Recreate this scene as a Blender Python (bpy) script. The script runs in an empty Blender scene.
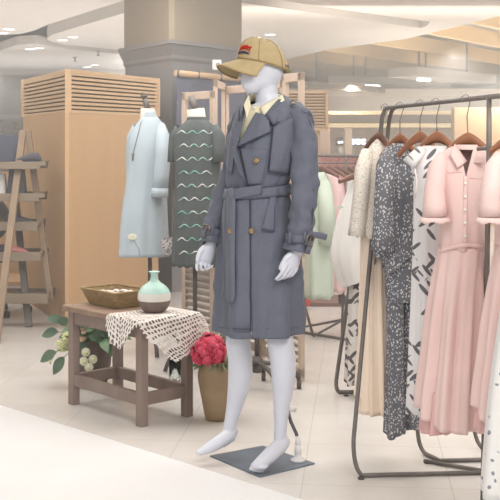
import bpy, math, random
from mathutils import Vector, Matrix, noise
random.seed(7)
FP = 1107.0; HZ = 140.0; CH = 1.4
C = bpy.context.scene.collection
sc = bpy.context.scene
pi = math.pi

# ---------------------------------------------------------------- camera, world, light, exposure
cd = bpy.data.cameras.new('camera'); cam = bpy.data.objects.new('camera', cd); C.objects.link(cam)
cam.location = (0, 0, CH); cam.rotation_euler = (pi/2, 0, 0)
cd.sensor_width = 36; cd.lens = 36*FP/500; cd.shift_y = -(250-HZ)/500; cd.clip_end = 200
sc.camera = cam
w = bpy.data.worlds.new('world'); sc.world = w; w.use_nodes = True
w.node_tree.nodes['Background'].inputs[0].default_value = (1.0, 0.97, 0.94, 1)
w.node_tree.nodes['Background'].inputs[1].default_value = 0.92
sc.view_settings.view_transform = 'Standard'; sc.view_settings.look = 'None'
sc.view_settings.exposure = 0.0; sc.view_settings.gamma = 1.0
sc.view_settings.use_curve_mapping = False
sc.cycles.use_denoising = True
sc.cycles.max_bounces = 8; sc.cycles.diffuse_bounces = 4; sc.cycles.transparent_max_bounces = 12
def area(name, loc, rot, sx, sy, power, col=(1, .97, .93)):
    l = bpy.data.lights.new(name, 'AREA'); l.shape = 'RECTANGLE'; l.size = sx; l.size_y = sy
    l.energy = power; l.color = col
    o = bpy.data.objects.new(name, l); C.objects.link(o); o.location = loc; o.rotation_euler = rot
    return o
area('added_overhead_light', (1.1, 2.4, 2.9), (math.radians(26), 0, math.radians(22)), 1.8, 1.0, 62)  # key light added out of view, angled at the mannequin
area('added_overhead_light', (0.0, 6.3, 2.9), (0, 0, 0), 6, 2.2, 135)  # broad overhead light added out of view, no fixture
area('added_overhead_light', (0.0, 9.2, 2.9), (0, 0, 0), 8, 1.0, 100)  # second unseen overhead light, added further back
area('added_baffle_fill', (4, 13.2, 2.3), (math.radians(100), 0, 0), 9, .5, 120, (1, .93, .82))  # unseen light added to brighten the oak baffles
area('added_ceiling_fill', (-4, 15.5, 1.9), (pi, 0, 0), 7, 7, 110)  # upward fill added to lift the left ceiling, no lamp there
area('added_ceiling_fill', (-4, 22, 1.8), (pi, 0, 0), 8, 4, 120)  # same added fill for the far left ceiling
area('added_ceiling_fill', (6, 20, 1.9), (pi, 0, 0), 9, 9, 330, (1, .94, .84))  # added upward fill for the right ceiling and baffles
def spot(x, y, z, power):
    l = bpy.data.lights.new('ceiling_spot', 'SPOT'); l.energy = power; l.spot_size = math.radians(150); l.spot_blend = .6
    l.shadow_soft_size = .08; l.color = (1, .95, .88)
    o = bpy.data.objects.new('ceiling_spot', l); C.objects.link(o); o.location = (x, y, z)
for x, y in ((-5, 13), (-1.5, 13.5), (2.5, 13.5), (6, 14), (-4, 17), (0, 17.5), (4, 17.5), (8, 18), (2, 22), (6, 22), (10, 23), (4, 28), (9, 28)):
    spot(x, y, 2.5, 190)

# ---------------------------------------------------------------- helpers
def P(px, py, Y): return Vector(((px-250)*Y/FP, Y, CH-(py-HZ)*Y/FP))
def G(px, py, z=0.0):
    Y = (CH-z)*FP/(py-HZ); return Vector(((px-250)*Y/FP, Y, z))
def U(px, py, z):
    Y = (z-CH)*FP/(HZ-py); return Vector(((px-250)*Y/FP, Y, z))

class MB:
    def __init__(s): s.v = []; s.f = []; s.sm = []
    def add(s, vs, fs, smooth=False):
        b = len(s.v); s.v += [Vector(v) for v in vs]
        s.f += [tuple(b+i for i in f) for f in fs]; s.sm += [smooth]*len(fs); return s
    def box(s, c, d, rz=0, rx=0, ry=0):
        M = Matrix.Rotation(rz, 3, 'Z') @ Matrix.Rotation(ry, 3, 'Y') @ Matrix.Rotation(rx, 3, 'X')
        c = Vector(c); vs = [c + M @ Vector((x*d[0]/2, y*d[1]/2, z*d[2]/2)) for x in (-1, 1) for y in (-1, 1) for z in (-1, 1)]
        return s.add(vs, [(0,1,3,2),(4,6,7,5),(0,4,5,1),(2,3,7,6),(0,2,6,4),(1,5,7,3)])
    def beam(s, a, b, wd, th, up=(0, 0, 1)):
        a = Vector(a); b = Vector(b); d = (b-a).normalized(); u = Vector(up)
        r = d.cross(u)
        if r.length < 1e-4: r = d.cross(Vector((1, 0, 0)))
        r.normalize(); u = r.cross(d).normalized()
        vs = []
        for p in (a, b):
            for i, j in ((-1,-1),(1,-1),(1,1),(-1,1)): vs.append(p + r*wd/2*i + u*th/2*j)
        return s.add(vs, [(3,2,1,0),(4,5,6,7),(0,1,5,4),(1,2,6,5),(2,3,7,6),(3,0,4,7)])
    def tube(s, pts, r, n=10, sq=1.0, up=None, closed=False, cap=True):
        pts = [Vector(p) for p in pts]; m = len(pts)
        rs = r if isinstance(r, (list, tuple)) else [r]*m
        prev = Vector(up) if up else None; vs = []
        for i, p in enumerate(pts):
            if closed: t = pts[(i+1) % m]-pts[i-1]
            else: t = pts[min(i+1, m-1)]-pts[max(i-1, 0)]
            t = t.normalized() if t.length > 1e-9 else Vector((0, 0, 1))
            if prev is None:
                prev = Vector((0, 0, 1)) if abs(t.z) < .9 else Vector((1, 0, 0))
            u = prev - t*prev.dot(t)
            if u.length < 1e-5: u = t.orthogonal()
            u.normalize(); prev = u; q = t.cross(u)
            for k in range(n):
                a = 2*pi*k/n; vs.append(p + u*math.cos(a)*rs[i]*sq + q*math.sin(a)*rs[i])
        fs = []
        for i in range(m if closed else m-1):
            j = (i+1) % m
            for k in range(n):
                l = (k+1) % n; fs.append((i*n+k, i*n+l, j*n+l, j*n+k))
        s.add(vs, fs, True)
        if cap and not closed:
            b = len(s.v)-len(vs)
            s.f += [tuple(b+k for k in range(n))[::-1], tuple(b+(m-1)*n+k for k in range(n))]; s.sm += [False, False]
        return s
    def lathe(s, c, prof, n=32, cap=(False, False)):
        c = Vector(c); vs = []
        for (r, z) in prof:
            for k in range(n):
                a = 2*pi*k/n; vs.append(c+Vector((r*math.cos(a), r*math.sin(a), z)))
        fs = [(i*n+k, i*n+(k+1) % n, (i+1)*n+(k+1) % n, (i+1)*n+k) for i in range(len(prof)-1) for k in range(n)]
        s.add(vs, fs, True); b = len(s.v)-len(vs)
        if cap[0]: s.f.append(tuple(b+k for k in range(n))[::-1]); s.sm.append(False)
        if cap[1]: s.f.append(tuple(b+(len(prof)-1)*n+k for k in range(n))); s.sm.append(False)
        return s
    def ell(s, c, r, M=None, n=20, m=12):
        c = Vector(c); vs = []; fs = []
        M = M or Matrix.Identity(3)
        for i in range(1, m):
            th = pi*i/m
            for k in range(n):
                a = 2*pi*k/n
                vs.append(c + M @ Vector((r[0]*math.sin(th)*math.cos(a), r[1]*math.sin(th)*math.sin(a), r[2]*math.cos(th))))
        top = len(vs); vs.append(c + M @ Vector((0, 0, r[2]))); bot = len(vs); vs.append(c - M @ Vector((0, 0, r[2])))
        for i in range(m-2):
            for k in range(n): fs.append((i*n+k, (i+1)*n+k, (i+1)*n+(k+1) % n, i*n+(k+1) % n))
        for k in range(n):
            fs.append((top, k, (k+1) % n)); b = (m-2)*n; fs.append((bot, b+(k+1) % n, b+k))
        return s.add(vs, fs, True)
    def prism(s, poly, z0, z1):
        n = len(poly); vs = [(p[0], p[1], z0) for p in poly]+[(p[0], p[1], z1) for p in poly]
        fs = [tuple(range(n))[::-1], tuple(range(n, 2*n))]+[(i, (i+1) % n, n+(i+1) % n, n+i) for i in range(n)]
        return s.add(vs, fs)
    def grid(s, rows, smooth=True, closed=False):
        m = len(rows); n = len(rows[0]); vs = [p for r in rows for p in r]; fs = []
        for i in range(m-1):
            for k in range(n if closed else n-1):
                l = (k+1) % n; fs.append((i*n+k, i*n+l, (i+1)*n+l, (i+1)*n+k))
        return s.add(vs, fs, smooth)

def build(name, mb, mat, parent=None, loc=None, solid=0, off=-1.0, sub=0, bevel=0):
    """one mesh object; verts are given in world space"""
    base = Vector((0, 0, 0))
    if parent is not None:
        r = parent
        while r.parent: r = r.parent
        base = Vector(r.location)
    elif loc is not None: base = Vector(loc)
    me = bpy.data.meshes.new(name)
    me.from_pydata([tuple(v-base) for v in mb.v], [], mb.f)
    me.polygons.foreach_set('use_smooth', mb.sm); me.update()
    me.materials.append(mat)
    o = bpy.data.objects.new(name, me); C.objects.link(o)
    if parent is not None: o.parent = parent
    elif loc is not None: o.location = base
    if bevel:
        b = o.modifiers.new('bevel', 'BEVEL'); b.width = bevel; b.segments = 2; b.limit_method = 'ANGLE'; b.angle_limit = .7
    if sub:
        m = o.modifiers.new('sub', 'SUBSURF'); m.levels = sub; m.render_levels = sub
    if solid:
        m = o.modifiers.new('solid', 'SOLIDIFY'); m.thickness = solid; m.offset = off
    return o
def tag(o, label=None, cat=None, group=None, kind=None):
    if label: o['label'] = label
    if cat: o['category'] = cat
    if group: o['group'] = group
    if kind: o['kind'] = kind
    return o
def thing(name, label, cat, loc, group=None):
    o = bpy.data.objects.new(name, None); C.objects.link(o); o.location = loc
    o.empty_display_size = .05
    return tag(o, label, cat, group)
def struct(name, mb, mat, **k):
    o = build(name, mb, mat, **k); o['kind'] = 'structure'; return o
def dup(root, off, label):
    r = root.copy(); C.objects.link(r); r.location = Vector(root.location)+Vector(off); r['label'] = label
    for ch in list(root.children):
        c = ch.copy(); C.objects.link(c); c.parent = r
        for g in list(ch.children):
            d = g.copy(); C.objects.link(d); d.parent = c
    return r
def lerp(a, b, t): return a+(b-a)*t
def arc_pts(a, b, c, n=6):
    """quadratic bend"""
    a, b, c = Vector(a), Vector(b), Vector(c)
    return [(a*(1-t)**2+b*2*t*(1-t)+c*t*t) for t in [i/n for i in range(n+1)]]

class Sil:
    """cloth body around a vertical axis; stations are (py, xl, xr, half depth), seen at distance Y"""
    def __init__(s, Y, st, fold=0, nf=9, seed=0, f0=None, f1=None, wr=0):
        s.wr = wr
        s.Y = Y; s.st = st; s.fold = fold; s.nf = nf; s.seed = seed
        s.f0 = f0 if f0 is not None else st[0][0]; s.f1 = f1 if f1 is not None else st[-1][0]
    def at(s, py):
        st = s.st
        if py <= st[0][0]: return st[0][1:]
        for i in range(len(st)-1):
            if py <= st[i+1][0]:
                t = (py-st[i][0])/(st[i+1][0]-st[i][0])
                # catmull-like smooth
                a = st[max(i-1, 0)]; b = st[i]; c = st[i+1]; d = st[min(i+2, len(st)-1)]
                r = []
                for k in (1, 2, 3):
                    m0 = (c[k]-a[k])/(c[0]-a[0])*(c[0]-b[0]); m1 = (d[k]-b[k])/(d[0]-b[0])*(c[0]-b[0])
                    r.append((2*t**3-3*t*t+1)*b[k]+(t**3-2*t*t+t)*m0+(-2*t**3+3*t*t)*c[k]+(t**3-t*t)*m1)
                return r
        return st[-1][1:]
    def ring(s, py):
        xl, xr, b = s.at(py); k = s.Y/FP
        return ((xl+xr)/2-250)*k, (xr-xl)/2*k, b
    def disp(s, phi, py):
        w_ = 0
        if s.wr:
            c_, n_ = math.cos(phi), math.sin(phi)
            w_ = s.wr*(noise.noise(Vector((c_*3.2, n_*3.2, py*.022+s.seed)))+.7*noise.noise(Vector((c_*6+py*.035, n_*6, py*.03))) + .5*noise.noise(Vector((c_*2, n_*2+py*.01, py*.09))))
        if not s.fold: return w_
        t = min(1, max(0, (py-s.f0)/(s.f1-s.f0)))
        return w_+s.fold*t*(math.sin(s.nf*phi+s.seed)+.5*math.sin((s.nf*1.9)//1*phi+s.seed*2.3+t)+.35*math.sin((s.nf//2+1)*phi+s.seed*5))
    def pt(s, phi, py, off=0):
        cx, a, b = s.ring(py); d = s.disp(phi, py)+off
        return Vector((cx+(a+d)*math.cos(phi), s.Y+(b+d)*math.sin(phi), CH-(py-HZ)*s.Y/FP))
    def proj(s, px, py, off=0):
        """the point of the near surface seen at (px, py)"""
        Y = s.Y
        q = py
        for _ in range(4):
            cx, a, b = s.ring(q)
            x = (px-250)*Y/FP; u = max(-1, min(1, (x-cx)/(a+off)))
            phi = -math.acos(u); d = s.disp(phi, q)+off
            Y = s.Y-math.sqrt(max(0, 1-u*u))*(b+d)
            z = CH-(py-HZ)*Y/FP; q = HZ+(CH-z)*FP/s.Y
        return Vector(((px-250)*Y/FP, Y, z))
    def mesh(s, y0, y1, n=96, m=40, cap_top=False, edge=None, op=None, off=0):
        """op(py)->(phi of right edge, phi of left edge) for an open front; edge(phi)->extra py at the hem"""
        rows = []
        for i in range(m+1):
            t = i/m; row = []
            for k in range(n+(1 if op else 0)):
                py = lerp(y0, y1, t)
                if op:
                    r, l = op(py); phi = lerp(r, l+2*pi, k/n)
                else: phi = 2*pi*k/n
                if edge: py = lerp(y0, y1+edge(phi), t)
                row.append(s.pt(phi, py, off))
            rows.append(row)
        mb = MB(); mb.grid(rows, True, closed=not op)
        if cap_top and not op: mb.f.append(tuple(range(n))); mb.sm.append(True)
        return mb
    def patch(s, quad, off, nu=8, nv=8, bump=0):
        """quad of four (px,py) in order; lies on the near surface"""
        rows = []
        A, B, Cc, D = quad
        for i in range(nu+1):
            u = i/nu; row = []
            for j in range(nv+1):
                v = j/nv
                x = lerp(lerp(A[0], B[0], v), lerp(D[0], Cc[0], v), u); y = lerp(lerp(A[1], B[1], v), lerp(D[1], Cc[1], v), u)
                row.append(s.proj(x, y, off+bump*math.sin(pi*u)*math.sin(pi*v)))
            rows.append(row)
        return MB().grid(rows)
    def line(s, pts, off, r, n=6, k=8):
        path = []
        for i in range(len(pts)-1):
            for j in range(k): path.append(s.proj(lerp(pts[i][0], pts[i+1][0], j/k), lerp(pts[i][1], pts[i+1][1], j/k), off))
        path.append(s.proj(pts[-1][0], pts[-1][1], off))
        return MB().tube(path, r, n)

# ---------------------------------------------------------------- materials (background tones paled, with the haze put into their colours)
def srgb(c):
    return tuple(((v/255)/12.92 if v/255 <= .04045 else ((v/255+.055)/1.055)**2.4) for v in c)+(1,)
_m = {}
def mat(name, col, rough=.7, metal=0, spec=.3, emit=0, noise=None, bump=None, trans=0, sheen=0, alpha=None):
    """noise=(scale, colour2, stretch, contrast); bump=(scale,strength,stretch)"""
    if name in _m: return _m[name]
    m = bpy.data.materials.new(name); m.use_nodes = True; nt = m.node_tree; b = nt.nodes['Principled BSDF']
    b.inputs['Base Color'].default_value = srgb(col); b.inputs['Roughness'].default_value = rough
    b.inputs['Metallic'].default_value = metal; b.inputs['Specular IOR Level'].default_value = spec
    b.inputs['Transmission Weight'].default_value = trans; b.inputs['Sheen Weight'].default_value = sheen
    if emit: b.inputs['Emission Color'].default_value = srgb(col); b.inputs['Emission Strength'].default_value = emit
    if alpha is not None: b.inputs['Alpha'].default_value = alpha
    def tex(scale, stretch, detail=4):
        tc = nt.nodes.new('ShaderNodeTexCoord'); mp = nt.nodes.new('ShaderNodeMapping'); mp.inputs['Scale'].default_value = stretch
        n = nt.nodes.new('ShaderNodeTexNoise'); n.inputs['Scale'].default_value = scale; n.inputs['Detail'].default_value = detail
        nt.links.new(tc.outputs['Object'], mp.inputs[0]); nt.links.new(mp.outputs[0], n.inputs['Vector']); return n
    if noise:
        n = tex(noise[0], noise[2] if len(noise) > 2 else (1, 1, 1)); k = noise[3] if len(noise) > 3 else .2
        r = nt.nodes.new('ShaderNodeValToRGB'); r.color_ramp.elements[0].position = .5-k; r.color_ramp.elements[1].position = .5+k
        r.color_ramp.elements[0].color = srgb(col); r.color_ramp.elements[1].color = srgb(noise[1])
        nt.links.new(n.outputs['Fac'], r.inputs[0]); nt.links.new(r.outputs[0], b.inputs['Base Color'])
    if bump:
        n = tex(bump[0], bump[2] if len(bump) > 2 else (1, 1, 1)); bp = nt.nodes.new('ShaderNodeBump')
        bp.inputs['Strength'].default_value = bump[1]; bp.inputs['Distance'].default_value = .01
        nt.links.new(n.outputs['Fac'], bp.inputs['Height']); nt.links.new(bp.outputs[0], b.inputs['Normal'])
    _m[name] = m; return m
def voromat(name, c_bg, c_fg, scale, stretch, thr, rot=(0, 0, 0), rnd=1.0, inv=False, feat='F1'):
    """printed cloth: voronoi blobs of colour c_fg on c_bg"""
    m = bpy.data.materials.new(name); m.use_nodes = True; nt = m.node_tree; b = nt.nodes['Principled BSDF']
    b.inputs['Roughness'].default_value = .85; b.inputs['Specular IOR Level'].default_value = .15
    tc = nt.nodes.new('ShaderNodeTexCoord'); mp = nt.nodes.new('ShaderNodeMapping'); mp.inputs['Scale'].default_value = stretch; mp.inputs['Rotation'].default_value = rot
    nz = nt.nodes.new('ShaderNodeTexNoise'); nz.inputs['Scale'].default_value = 9
    mx = nt.nodes.new('ShaderNodeMixRGB'); mx.blend_type = 'ADD'; mx.inputs[0].default_value = .06
    v = nt.nodes.new('ShaderNodeTexVoronoi'); v.inputs['Scale'].default_value = scale; v.feature = feat
    v.inputs['Randomness'].default_value = rnd
    r = nt.nodes.new('ShaderNodeValToRGB'); e = r.color_ramp.elements
    e[0].position = thr-.02; e[1].position = thr+.02
    e[0].color = srgb(c_fg); e[1].color = srgb(c_bg)
    L = nt.links.new
    L(tc.outputs['Object'], nz.inputs['Vector']); L(tc.outputs['Object'], mx.inputs[1]); L(nz.outputs['Color'], mx.inputs[2])
    L(mx.outputs[0], mp.inputs[0]); L(mp.outputs[0], v.inputs['Vector']); L(v.outputs['Distance'], r.inputs[0]); L(r.outputs[0], b.inputs['Base Color'])
    _m[name] = m; return m

M_floor = bpy.data.materials.new('floor_tile'); M_floor.use_nodes = True
def _floor():
    nt = M_floor.node_tree; b = nt.nodes['Principled BSDF']; L = nt.links.new
    tc = nt.nodes.new('ShaderNodeTexCoord'); mp = nt.nodes.new('ShaderNodeMapping'); mp.inputs['Rotation'].default_value = (0, 0, math.radians(5.5)); mp.inputs['Location'].default_value = (.22, .3, 0)
    br = nt.nodes.new('ShaderNodeTexBrick'); br.offset = 0; br.inputs['Scale'].default_value = 1
    br.inputs['Brick Width'].default_value = .6; br.inputs['Row Height'].default_value = .6; br.inputs['Mortar Size'].default_value = .0025
    br.inputs['Color1'].default_value = srgb((226, 221, 216)); br.inputs['Color2'].default_value = srgb((223, 218, 213)); br.inputs['Mortar'].default_value = srgb((206, 200, 194))
    n = nt.nodes.new('ShaderNodeTexNoise'); n.inputs['Scale'].default_value = 3.5; n.inputs['Detail'].default_value = 8
    r = nt.nodes.new('ShaderNodeValToRGB'); r.color_ramp.elements[0].position = .35; r.color_ramp.elements[1].position = .65
    r.color_ramp.elements[0].color = (.93, .92, .91, 1); r.color_ramp.elements[1].color = (1, 1, 1, 1)
    mx = nt.nodes.new('ShaderNodeMixRGB'); mx.blend_type = 'MULTIPLY'; mx.inputs[0].default_value = 1
    L(tc.outputs['Object'], mp.inputs[0]); L(mp.outputs[0], br.inputs['Vector']); L(tc.outputs['Object'], n.inputs['Vector'])
    L(n.outputs['Fac'], r.inputs[0]); L(br.outputs['Color'], mx.inputs[1]); L(r.outputs[0], mx.inputs[2]); L(mx.outputs[0], b.inputs['Base Color'])
    b.inputs['Roughness'].default_value = .22; b.inputs['Specular IOR Level'].default_value = .35
_floor()
M_white_fade = mat('white_fade', (238, 238, 238), .3, noise=(2, (234, 233, 232)))  # fade to white put into a floor colour
M_ceil = mat('ceiling_paint', (226, 218, 211), .9, noise=(.8, (222, 214, 206)))
M_ceil_up = mat('upper_ceiling_paint', (200, 190, 176), .9, noise=(.8, (195, 184, 170)))
M_shaft = mat('column_plaster', (178, 164, 142), .85, noise=(1.5, (172, 156, 134)))
M_cap = mat('column_cladding', (160, 156, 156), .7, noise=(6, (152, 148, 147), (1, 1, .2)))
M_taupe = mat('taupe_wall', (176, 160, 142), .9, noise=(1, (170, 154, 136)))
M_wood = mat('pale_oak', (214, 178, 138), .55, noise=(6, (203, 165, 124), (1.2, 1.2, .12), .35))
M_woodL = mat('pale_oak_slat', (218, 186, 150), .6, noise=(6, (206, 172, 134), (.2, .2, 3), .3))
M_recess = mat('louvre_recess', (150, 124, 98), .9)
M_baffle = mat('ceiling_oak', (250, 220, 172), .6, noise=(4, (244, 210, 160), (.2, .2, 3), .3))
M_duct = mat('duct_grey', (176, 166, 156), .7, noise=(3, (164, 154, 144)))
M_dkwood = mat('hazed_weathered_wood', (160, 144, 135), .65, noise=(9, (136, 119, 110), (1, 1, .15), .3), bump=(40, .2, (1, 1, .1)))  # greyed and lightened: haze put into the wood colour
M_tabletop = mat('weathered_table_board', (166, 142, 124), .6, noise=(9, (138, 114, 98), (.3, 2, 1), .3), bump=(40, .2))
M_ladder = mat('ladder_wood', (172, 150, 128), .7, noise=(10, (152, 130, 110), (1, 1, .2), .3))
M_tray = mat('shelf_wood', (158, 142, 124), .7, noise=(10, (140, 124, 108), (.3, 1, 1), .3))
M_screen = mat('screen_frame_wood', (214, 194, 176), .7, noise=(12, (198, 176, 158), (1, 1, .1), .3))
M_shut = mat('shutter_wood', (198, 184, 172), .75, noise=(12, (184, 168, 156), (.3, .3, 3), .3))
M_iron = mat('dark_iron', (98, 92, 90), .45, .3, noise=(20, (112, 106, 103)))
M_iron2 = mat('grey_iron', (132, 126, 122), .5, .3, noise=(20, (120, 114, 110)))
M_hang = mat('hanger_wood', (160, 112, 84), .35, noise=(12, (138, 92, 68), (1, 1, 1), .25))
M_hangd = mat('hanger_dark_wood', (130, 96, 84), .4, noise=(12, (112, 82, 72)))
M_wire = mat('hook_wire', (150, 144, 140), .35, .7)
M_mann = mat('mannequin_lacquer', (212, 215, 225), .38, spec=.4, noise=(3, (208, 211, 222)))
M_coat = mat('slate_blue_twill', (96, 100, 114), .72, spec=.25, noise=(260, (110, 114, 127), (1, 1, 1), .25), bump=(14, .5, (1, 1, .35)), sheen=.1)
M_coatd = mat('slate_blue_stitching', (62, 66, 80), .8, noise=(40, (66, 70, 84)))
M_lining = mat('coat_lining', (78, 80, 92), .8, noise=(30, (70, 72, 84)))
M_cream = mat('cream_shirting', (236, 230, 204), .7, noise=(60, (230, 222, 194)))
M_khaki = mat('khaki_cotton', (188, 170, 132), .85, noise=(30, (178, 159, 121), (1, 1, 1), .3), bump=(60, .3))
M_khakid = mat('khaki_seam', (158, 132, 96), .9, noise=(30, (150, 124, 90)))
M_red = mat('red_thread', (196, 48, 34), .8, noise=(40, (180, 40, 30)))
M_navy = mat('navy_thread', (62, 66, 92), .8, noise=(40, (56, 60, 84)))
M_horn = mat('horn_button', (172, 148, 108), .4, noise=(90, (126, 100, 66)))
M_buckle = mat('buckle_horn', (150, 140, 128), .3, .4, noise=(60, (96, 86, 78)))
M_plate = mat('steel_plate', (128, 138, 150), .35, .5, noise=(6, (118, 128, 140)))
M_chrome = mat('chrome_rod', (120, 118, 122), .25, .8)
M_whplast = mat('white_plastic', (232, 230, 228), .4)
M_form = mat('cream_form_cloth', (226, 220, 208), .8, noise=(40, (220, 212, 198)))
M_mint = mat('pale_blue_linen', (192, 204, 212), .85, noise=(8, (184, 197, 206)), bump=(12, .3, (1, 1, .3)))
M_dkd = mat('charcoal_green_cloth', (98, 104, 104), .85, noise=(12, (88, 94, 94)), bump=(16, .4, (1, 1, .4)))
M_wave = mat('mint_wave_trim', (128, 196, 178), .7, noise=(14, (226, 232, 228), (1, 1, 1), .08))
M_navyban = mat('navy_banner_cloth', (112, 114, 130), .85, noise=(3, (104, 106, 122)))
M_basket = mat('basket_weave', (184, 160, 122), .8, noise=(60, (150, 124, 86), (.6, .6, 3), .2), bump=(90, .8, (.5, .5, 2)))
M_shell = mat('white_shell', (236, 230, 222), .5, noise=(50, (214, 204, 192)))
M_leaf = mat('leaf_green', (112, 140, 108), .6, noise=(14, (136, 160, 128)))
M_leafd = mat('leaf_dark_green', (92, 116, 96), .6, noise=(14, (118, 138, 116)))
M_fy = mat('pale_yellow_petal', (228, 230, 170), .7, noise=(30, (238, 240, 196)))
M_fw = mat('cream_petal', (238, 236, 218), .7, noise=(30, (222, 226, 196)))
M_fp = mat('peach_petal', (226, 196, 170), .7, noise=(30, (214, 180, 152)))
M_fr = mat('crimson_petal', (212, 74, 100), .7, noise=(30, (228, 104, 124)))
M_fr2 = mat('deep_crimson_petal', (178, 52, 78), .7, noise=(30, (200, 70, 96)))
M_potb = mat('dark_brown_pot', (120, 104, 98), .5, noise=(6, (104, 90, 86)))
M_urn = mat('tan_stoneware', (168, 146, 118), .45, noise=(5, (150, 128, 100), (1, 1, 2)))
M_pink = mat('blush_pink_chiffon', (228, 201, 196), .8, noise=(5, (222, 193, 188)))
M_pink2 = mat('blush_pink_underlayer', (216, 176, 172), .8, noise=(5, (210, 168, 164)))
M_beige = mat('champagne_pleats', (255, 236, 216), .8, noise=(4, (250, 230, 209)))
M_whitec = mat('white_cotton', (230, 227, 223), .85, noise=(6, (225, 221, 217)))
M_green = mat('pale_green_cotton', (204, 216, 200), .85, noise=(6, (196, 208, 192)))
M_pinkb = mat('soft_pink_cotton', (238, 206, 206), .85, noise=(6, (230, 196, 196)))
M_coral = mat('coral_pink_cloth', (232, 160, 156), .85, noise=(6, (224, 150, 146)))
M_dark = mat('charcoal_leather', (98, 96, 106), .6, noise=(6, (90, 88, 98)))
M_blkpl = mat('black_plastic', (86, 82, 82), .5, noise=(6, (92, 88, 88)))
M_lamp = mat('lamp_glow', (255, 252, 246), emit=6)
M_strip = mat('warm_strip_glow', (255, 226, 176), emit=1.0)
M_redpl = mat('red_plastic', (206, 92, 84), .5)
M_signb = mat('sign_body', (128, 118, 112), .5)
M_signt = mat('sign_text_glow', (235, 240, 250), emit=1.0)
M_beam = mat('bulkhead_paint', (196, 184, 172), .85, noise=(2, (190, 178, 166)))
M_glass = mat('clear_glass', (240, 246, 246), .03, trans=1.0)
M_dots = voromat('grey_floral_print', (226, 224, 222), (140, 140, 150), 26, (1, .4, 1), .16)
M_speck = voromat('black_white_speckle', (118, 118, 124), (214, 213, 214), 100, (1, 1, .8), .34)
M_lacec = voromat('cream_lace', (242, 234, 222), (208, 198, 186), 120, (1, 1, 1), .33)
def leafprint(name, bg, fg, sc_, thr):
    m = bpy.data.materials.new(name); m.use_nodes = True; nt = m.node_tree; b = nt.nodes['Principled BSDF']; L = nt.links.new
    b.inputs['Roughness'].default_value = .85
    tc = nt.nodes.new('ShaderNodeTexCoord'); outs = []
    for k, rot in enumerate((.65, -.75)):
        m1 = nt.nodes.new('ShaderNodeMapping'); m1.inputs['Rotation'].default_value = (0, rot, 0); m1.inputs['Location'].default_value = (k*3.3, k*1.7, k)
        m2 = nt.nodes.new('ShaderNodeMapping'); m2.inputs['Scale'].default_value = (3.0, .25, .8)
        v = nt.nodes.new('ShaderNodeTexVoronoi'); v.inputs['Scale'].default_value = sc_; v.inputs['Randomness'].default_value = .8
        L(tc.outputs['Object'], m1.inputs[0]); L(m1.outputs[0], m2.inputs[0]); L(m2.outputs[0], v.inputs['Vector']); outs.append(v.outputs['Distance'])
    mn = nt.nodes.new('ShaderNodeMath'); mn.operation = 'MINIMUM'; L(outs[0], mn.inputs[0]); L(outs[1], mn.inputs[1])
    r = nt.nodes.new('ShaderNodeValToRGB'); e = r.color_ramp.elements; e[0].position = thr-.02; e[1].position = thr+.02; e[0].color = srgb(fg); e[1].color = srgb(bg)
    L(mn.outputs[0], r.inputs[0]); L(r.outputs[0], b.inputs['Base Color']); return m
M_patch = leafprint('black_petal_print', (220, 214, 208), (98, 92, 94), 13, .36)
M_leaves = leafprint('black_leaf_print', (224, 221, 221), (104, 102, 108), 14, .32)
M_wallp = voromat('floral_wallpaper', (206, 196, 180), (166, 154, 134), 9, (1, 1, 1), .42)
M_jute = voromat('dark_bead_cloth', (200, 196, 196), (112, 100, 104), 70, (1, 1, 1), .38)
def _lace():
    m = bpy.data.materials.new('crochet_lace'); m.use_nodes = True; nt = m.node_tree; b = nt.nodes['Principled BSDF']; L = nt.links.new
    b.inputs['Base Color'].default_value = srgb((242, 234, 228)); b.inputs['Roughness'].default_value = .9
    uv = nt.nodes.new('ShaderNodeUVMap'); mp = nt.nodes.new('ShaderNodeMapping'); mp.inputs['Scale'].default_value = (25, 22, 20); mp.inputs['Rotation'].default_value = (0, 0, 0)
    v = nt.nodes.new('ShaderNodeTexVoronoi'); v.inputs['Scale'].default_value = 1; v.inputs['Randomness'].default_value = .25
    r = nt.nodes.new('ShaderNodeValToRGB'); e = r.color_ramp.elements; e[0].position = .33; e[1].position = .36
    e[0].color = (0, 0, 0, 1); e[1].color = (1, 1, 1, 1)
    # solid border and solid centre rosette
    sx = nt.nodes.new('ShaderNodeVectorMath'); sx.operation = 'DISTANCE'; sx.inputs[1].default_value = (.5, .5, 0)
    rc = nt.nodes.new('ShaderNodeValToRGB'); ec = rc.color_ramp; ec.interpolation = 'CONSTANT'
    ec.elements[0].position = 0; ec.elements[0].color = (1, 1, 1, 1); ec.elements[1].position = .13; ec.elements[1].color = (0, 0, 0, 1)
    mx = nt.nodes.new('ShaderNodeMath'); mx.operation = 'MAXIMUM'
    L(uv.outputs[0], mp.inputs[0]); L(mp.outputs[0], v.inputs['Vector']); L(v.outputs['Distance'], r.inputs[0])
    L(uv.outputs[0], sx.inputs[0]); L(sx.outputs['Value'], rc.inputs[0])
    L(r.outputs[0], mx.inputs[0]); L(rc.outputs[0], mx.inputs[1]); L(mx.outputs[0], b.inputs['Alpha'])
    return m
M_lace = _lace()

# ================================================================ STRUCTURE
struct('floor', MB().box((0, 17, -.05), (40, 40, .1)), M_floor)
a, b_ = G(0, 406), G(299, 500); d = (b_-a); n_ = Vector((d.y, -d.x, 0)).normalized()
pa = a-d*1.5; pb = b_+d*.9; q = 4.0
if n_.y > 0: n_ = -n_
struct('floor_white_fade', MB().prism([pa, pb, pb+n_*q, pa+n_*q], .0005, .006), M_white_fade)  # added slab standing in for the corner's fade to white

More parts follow.
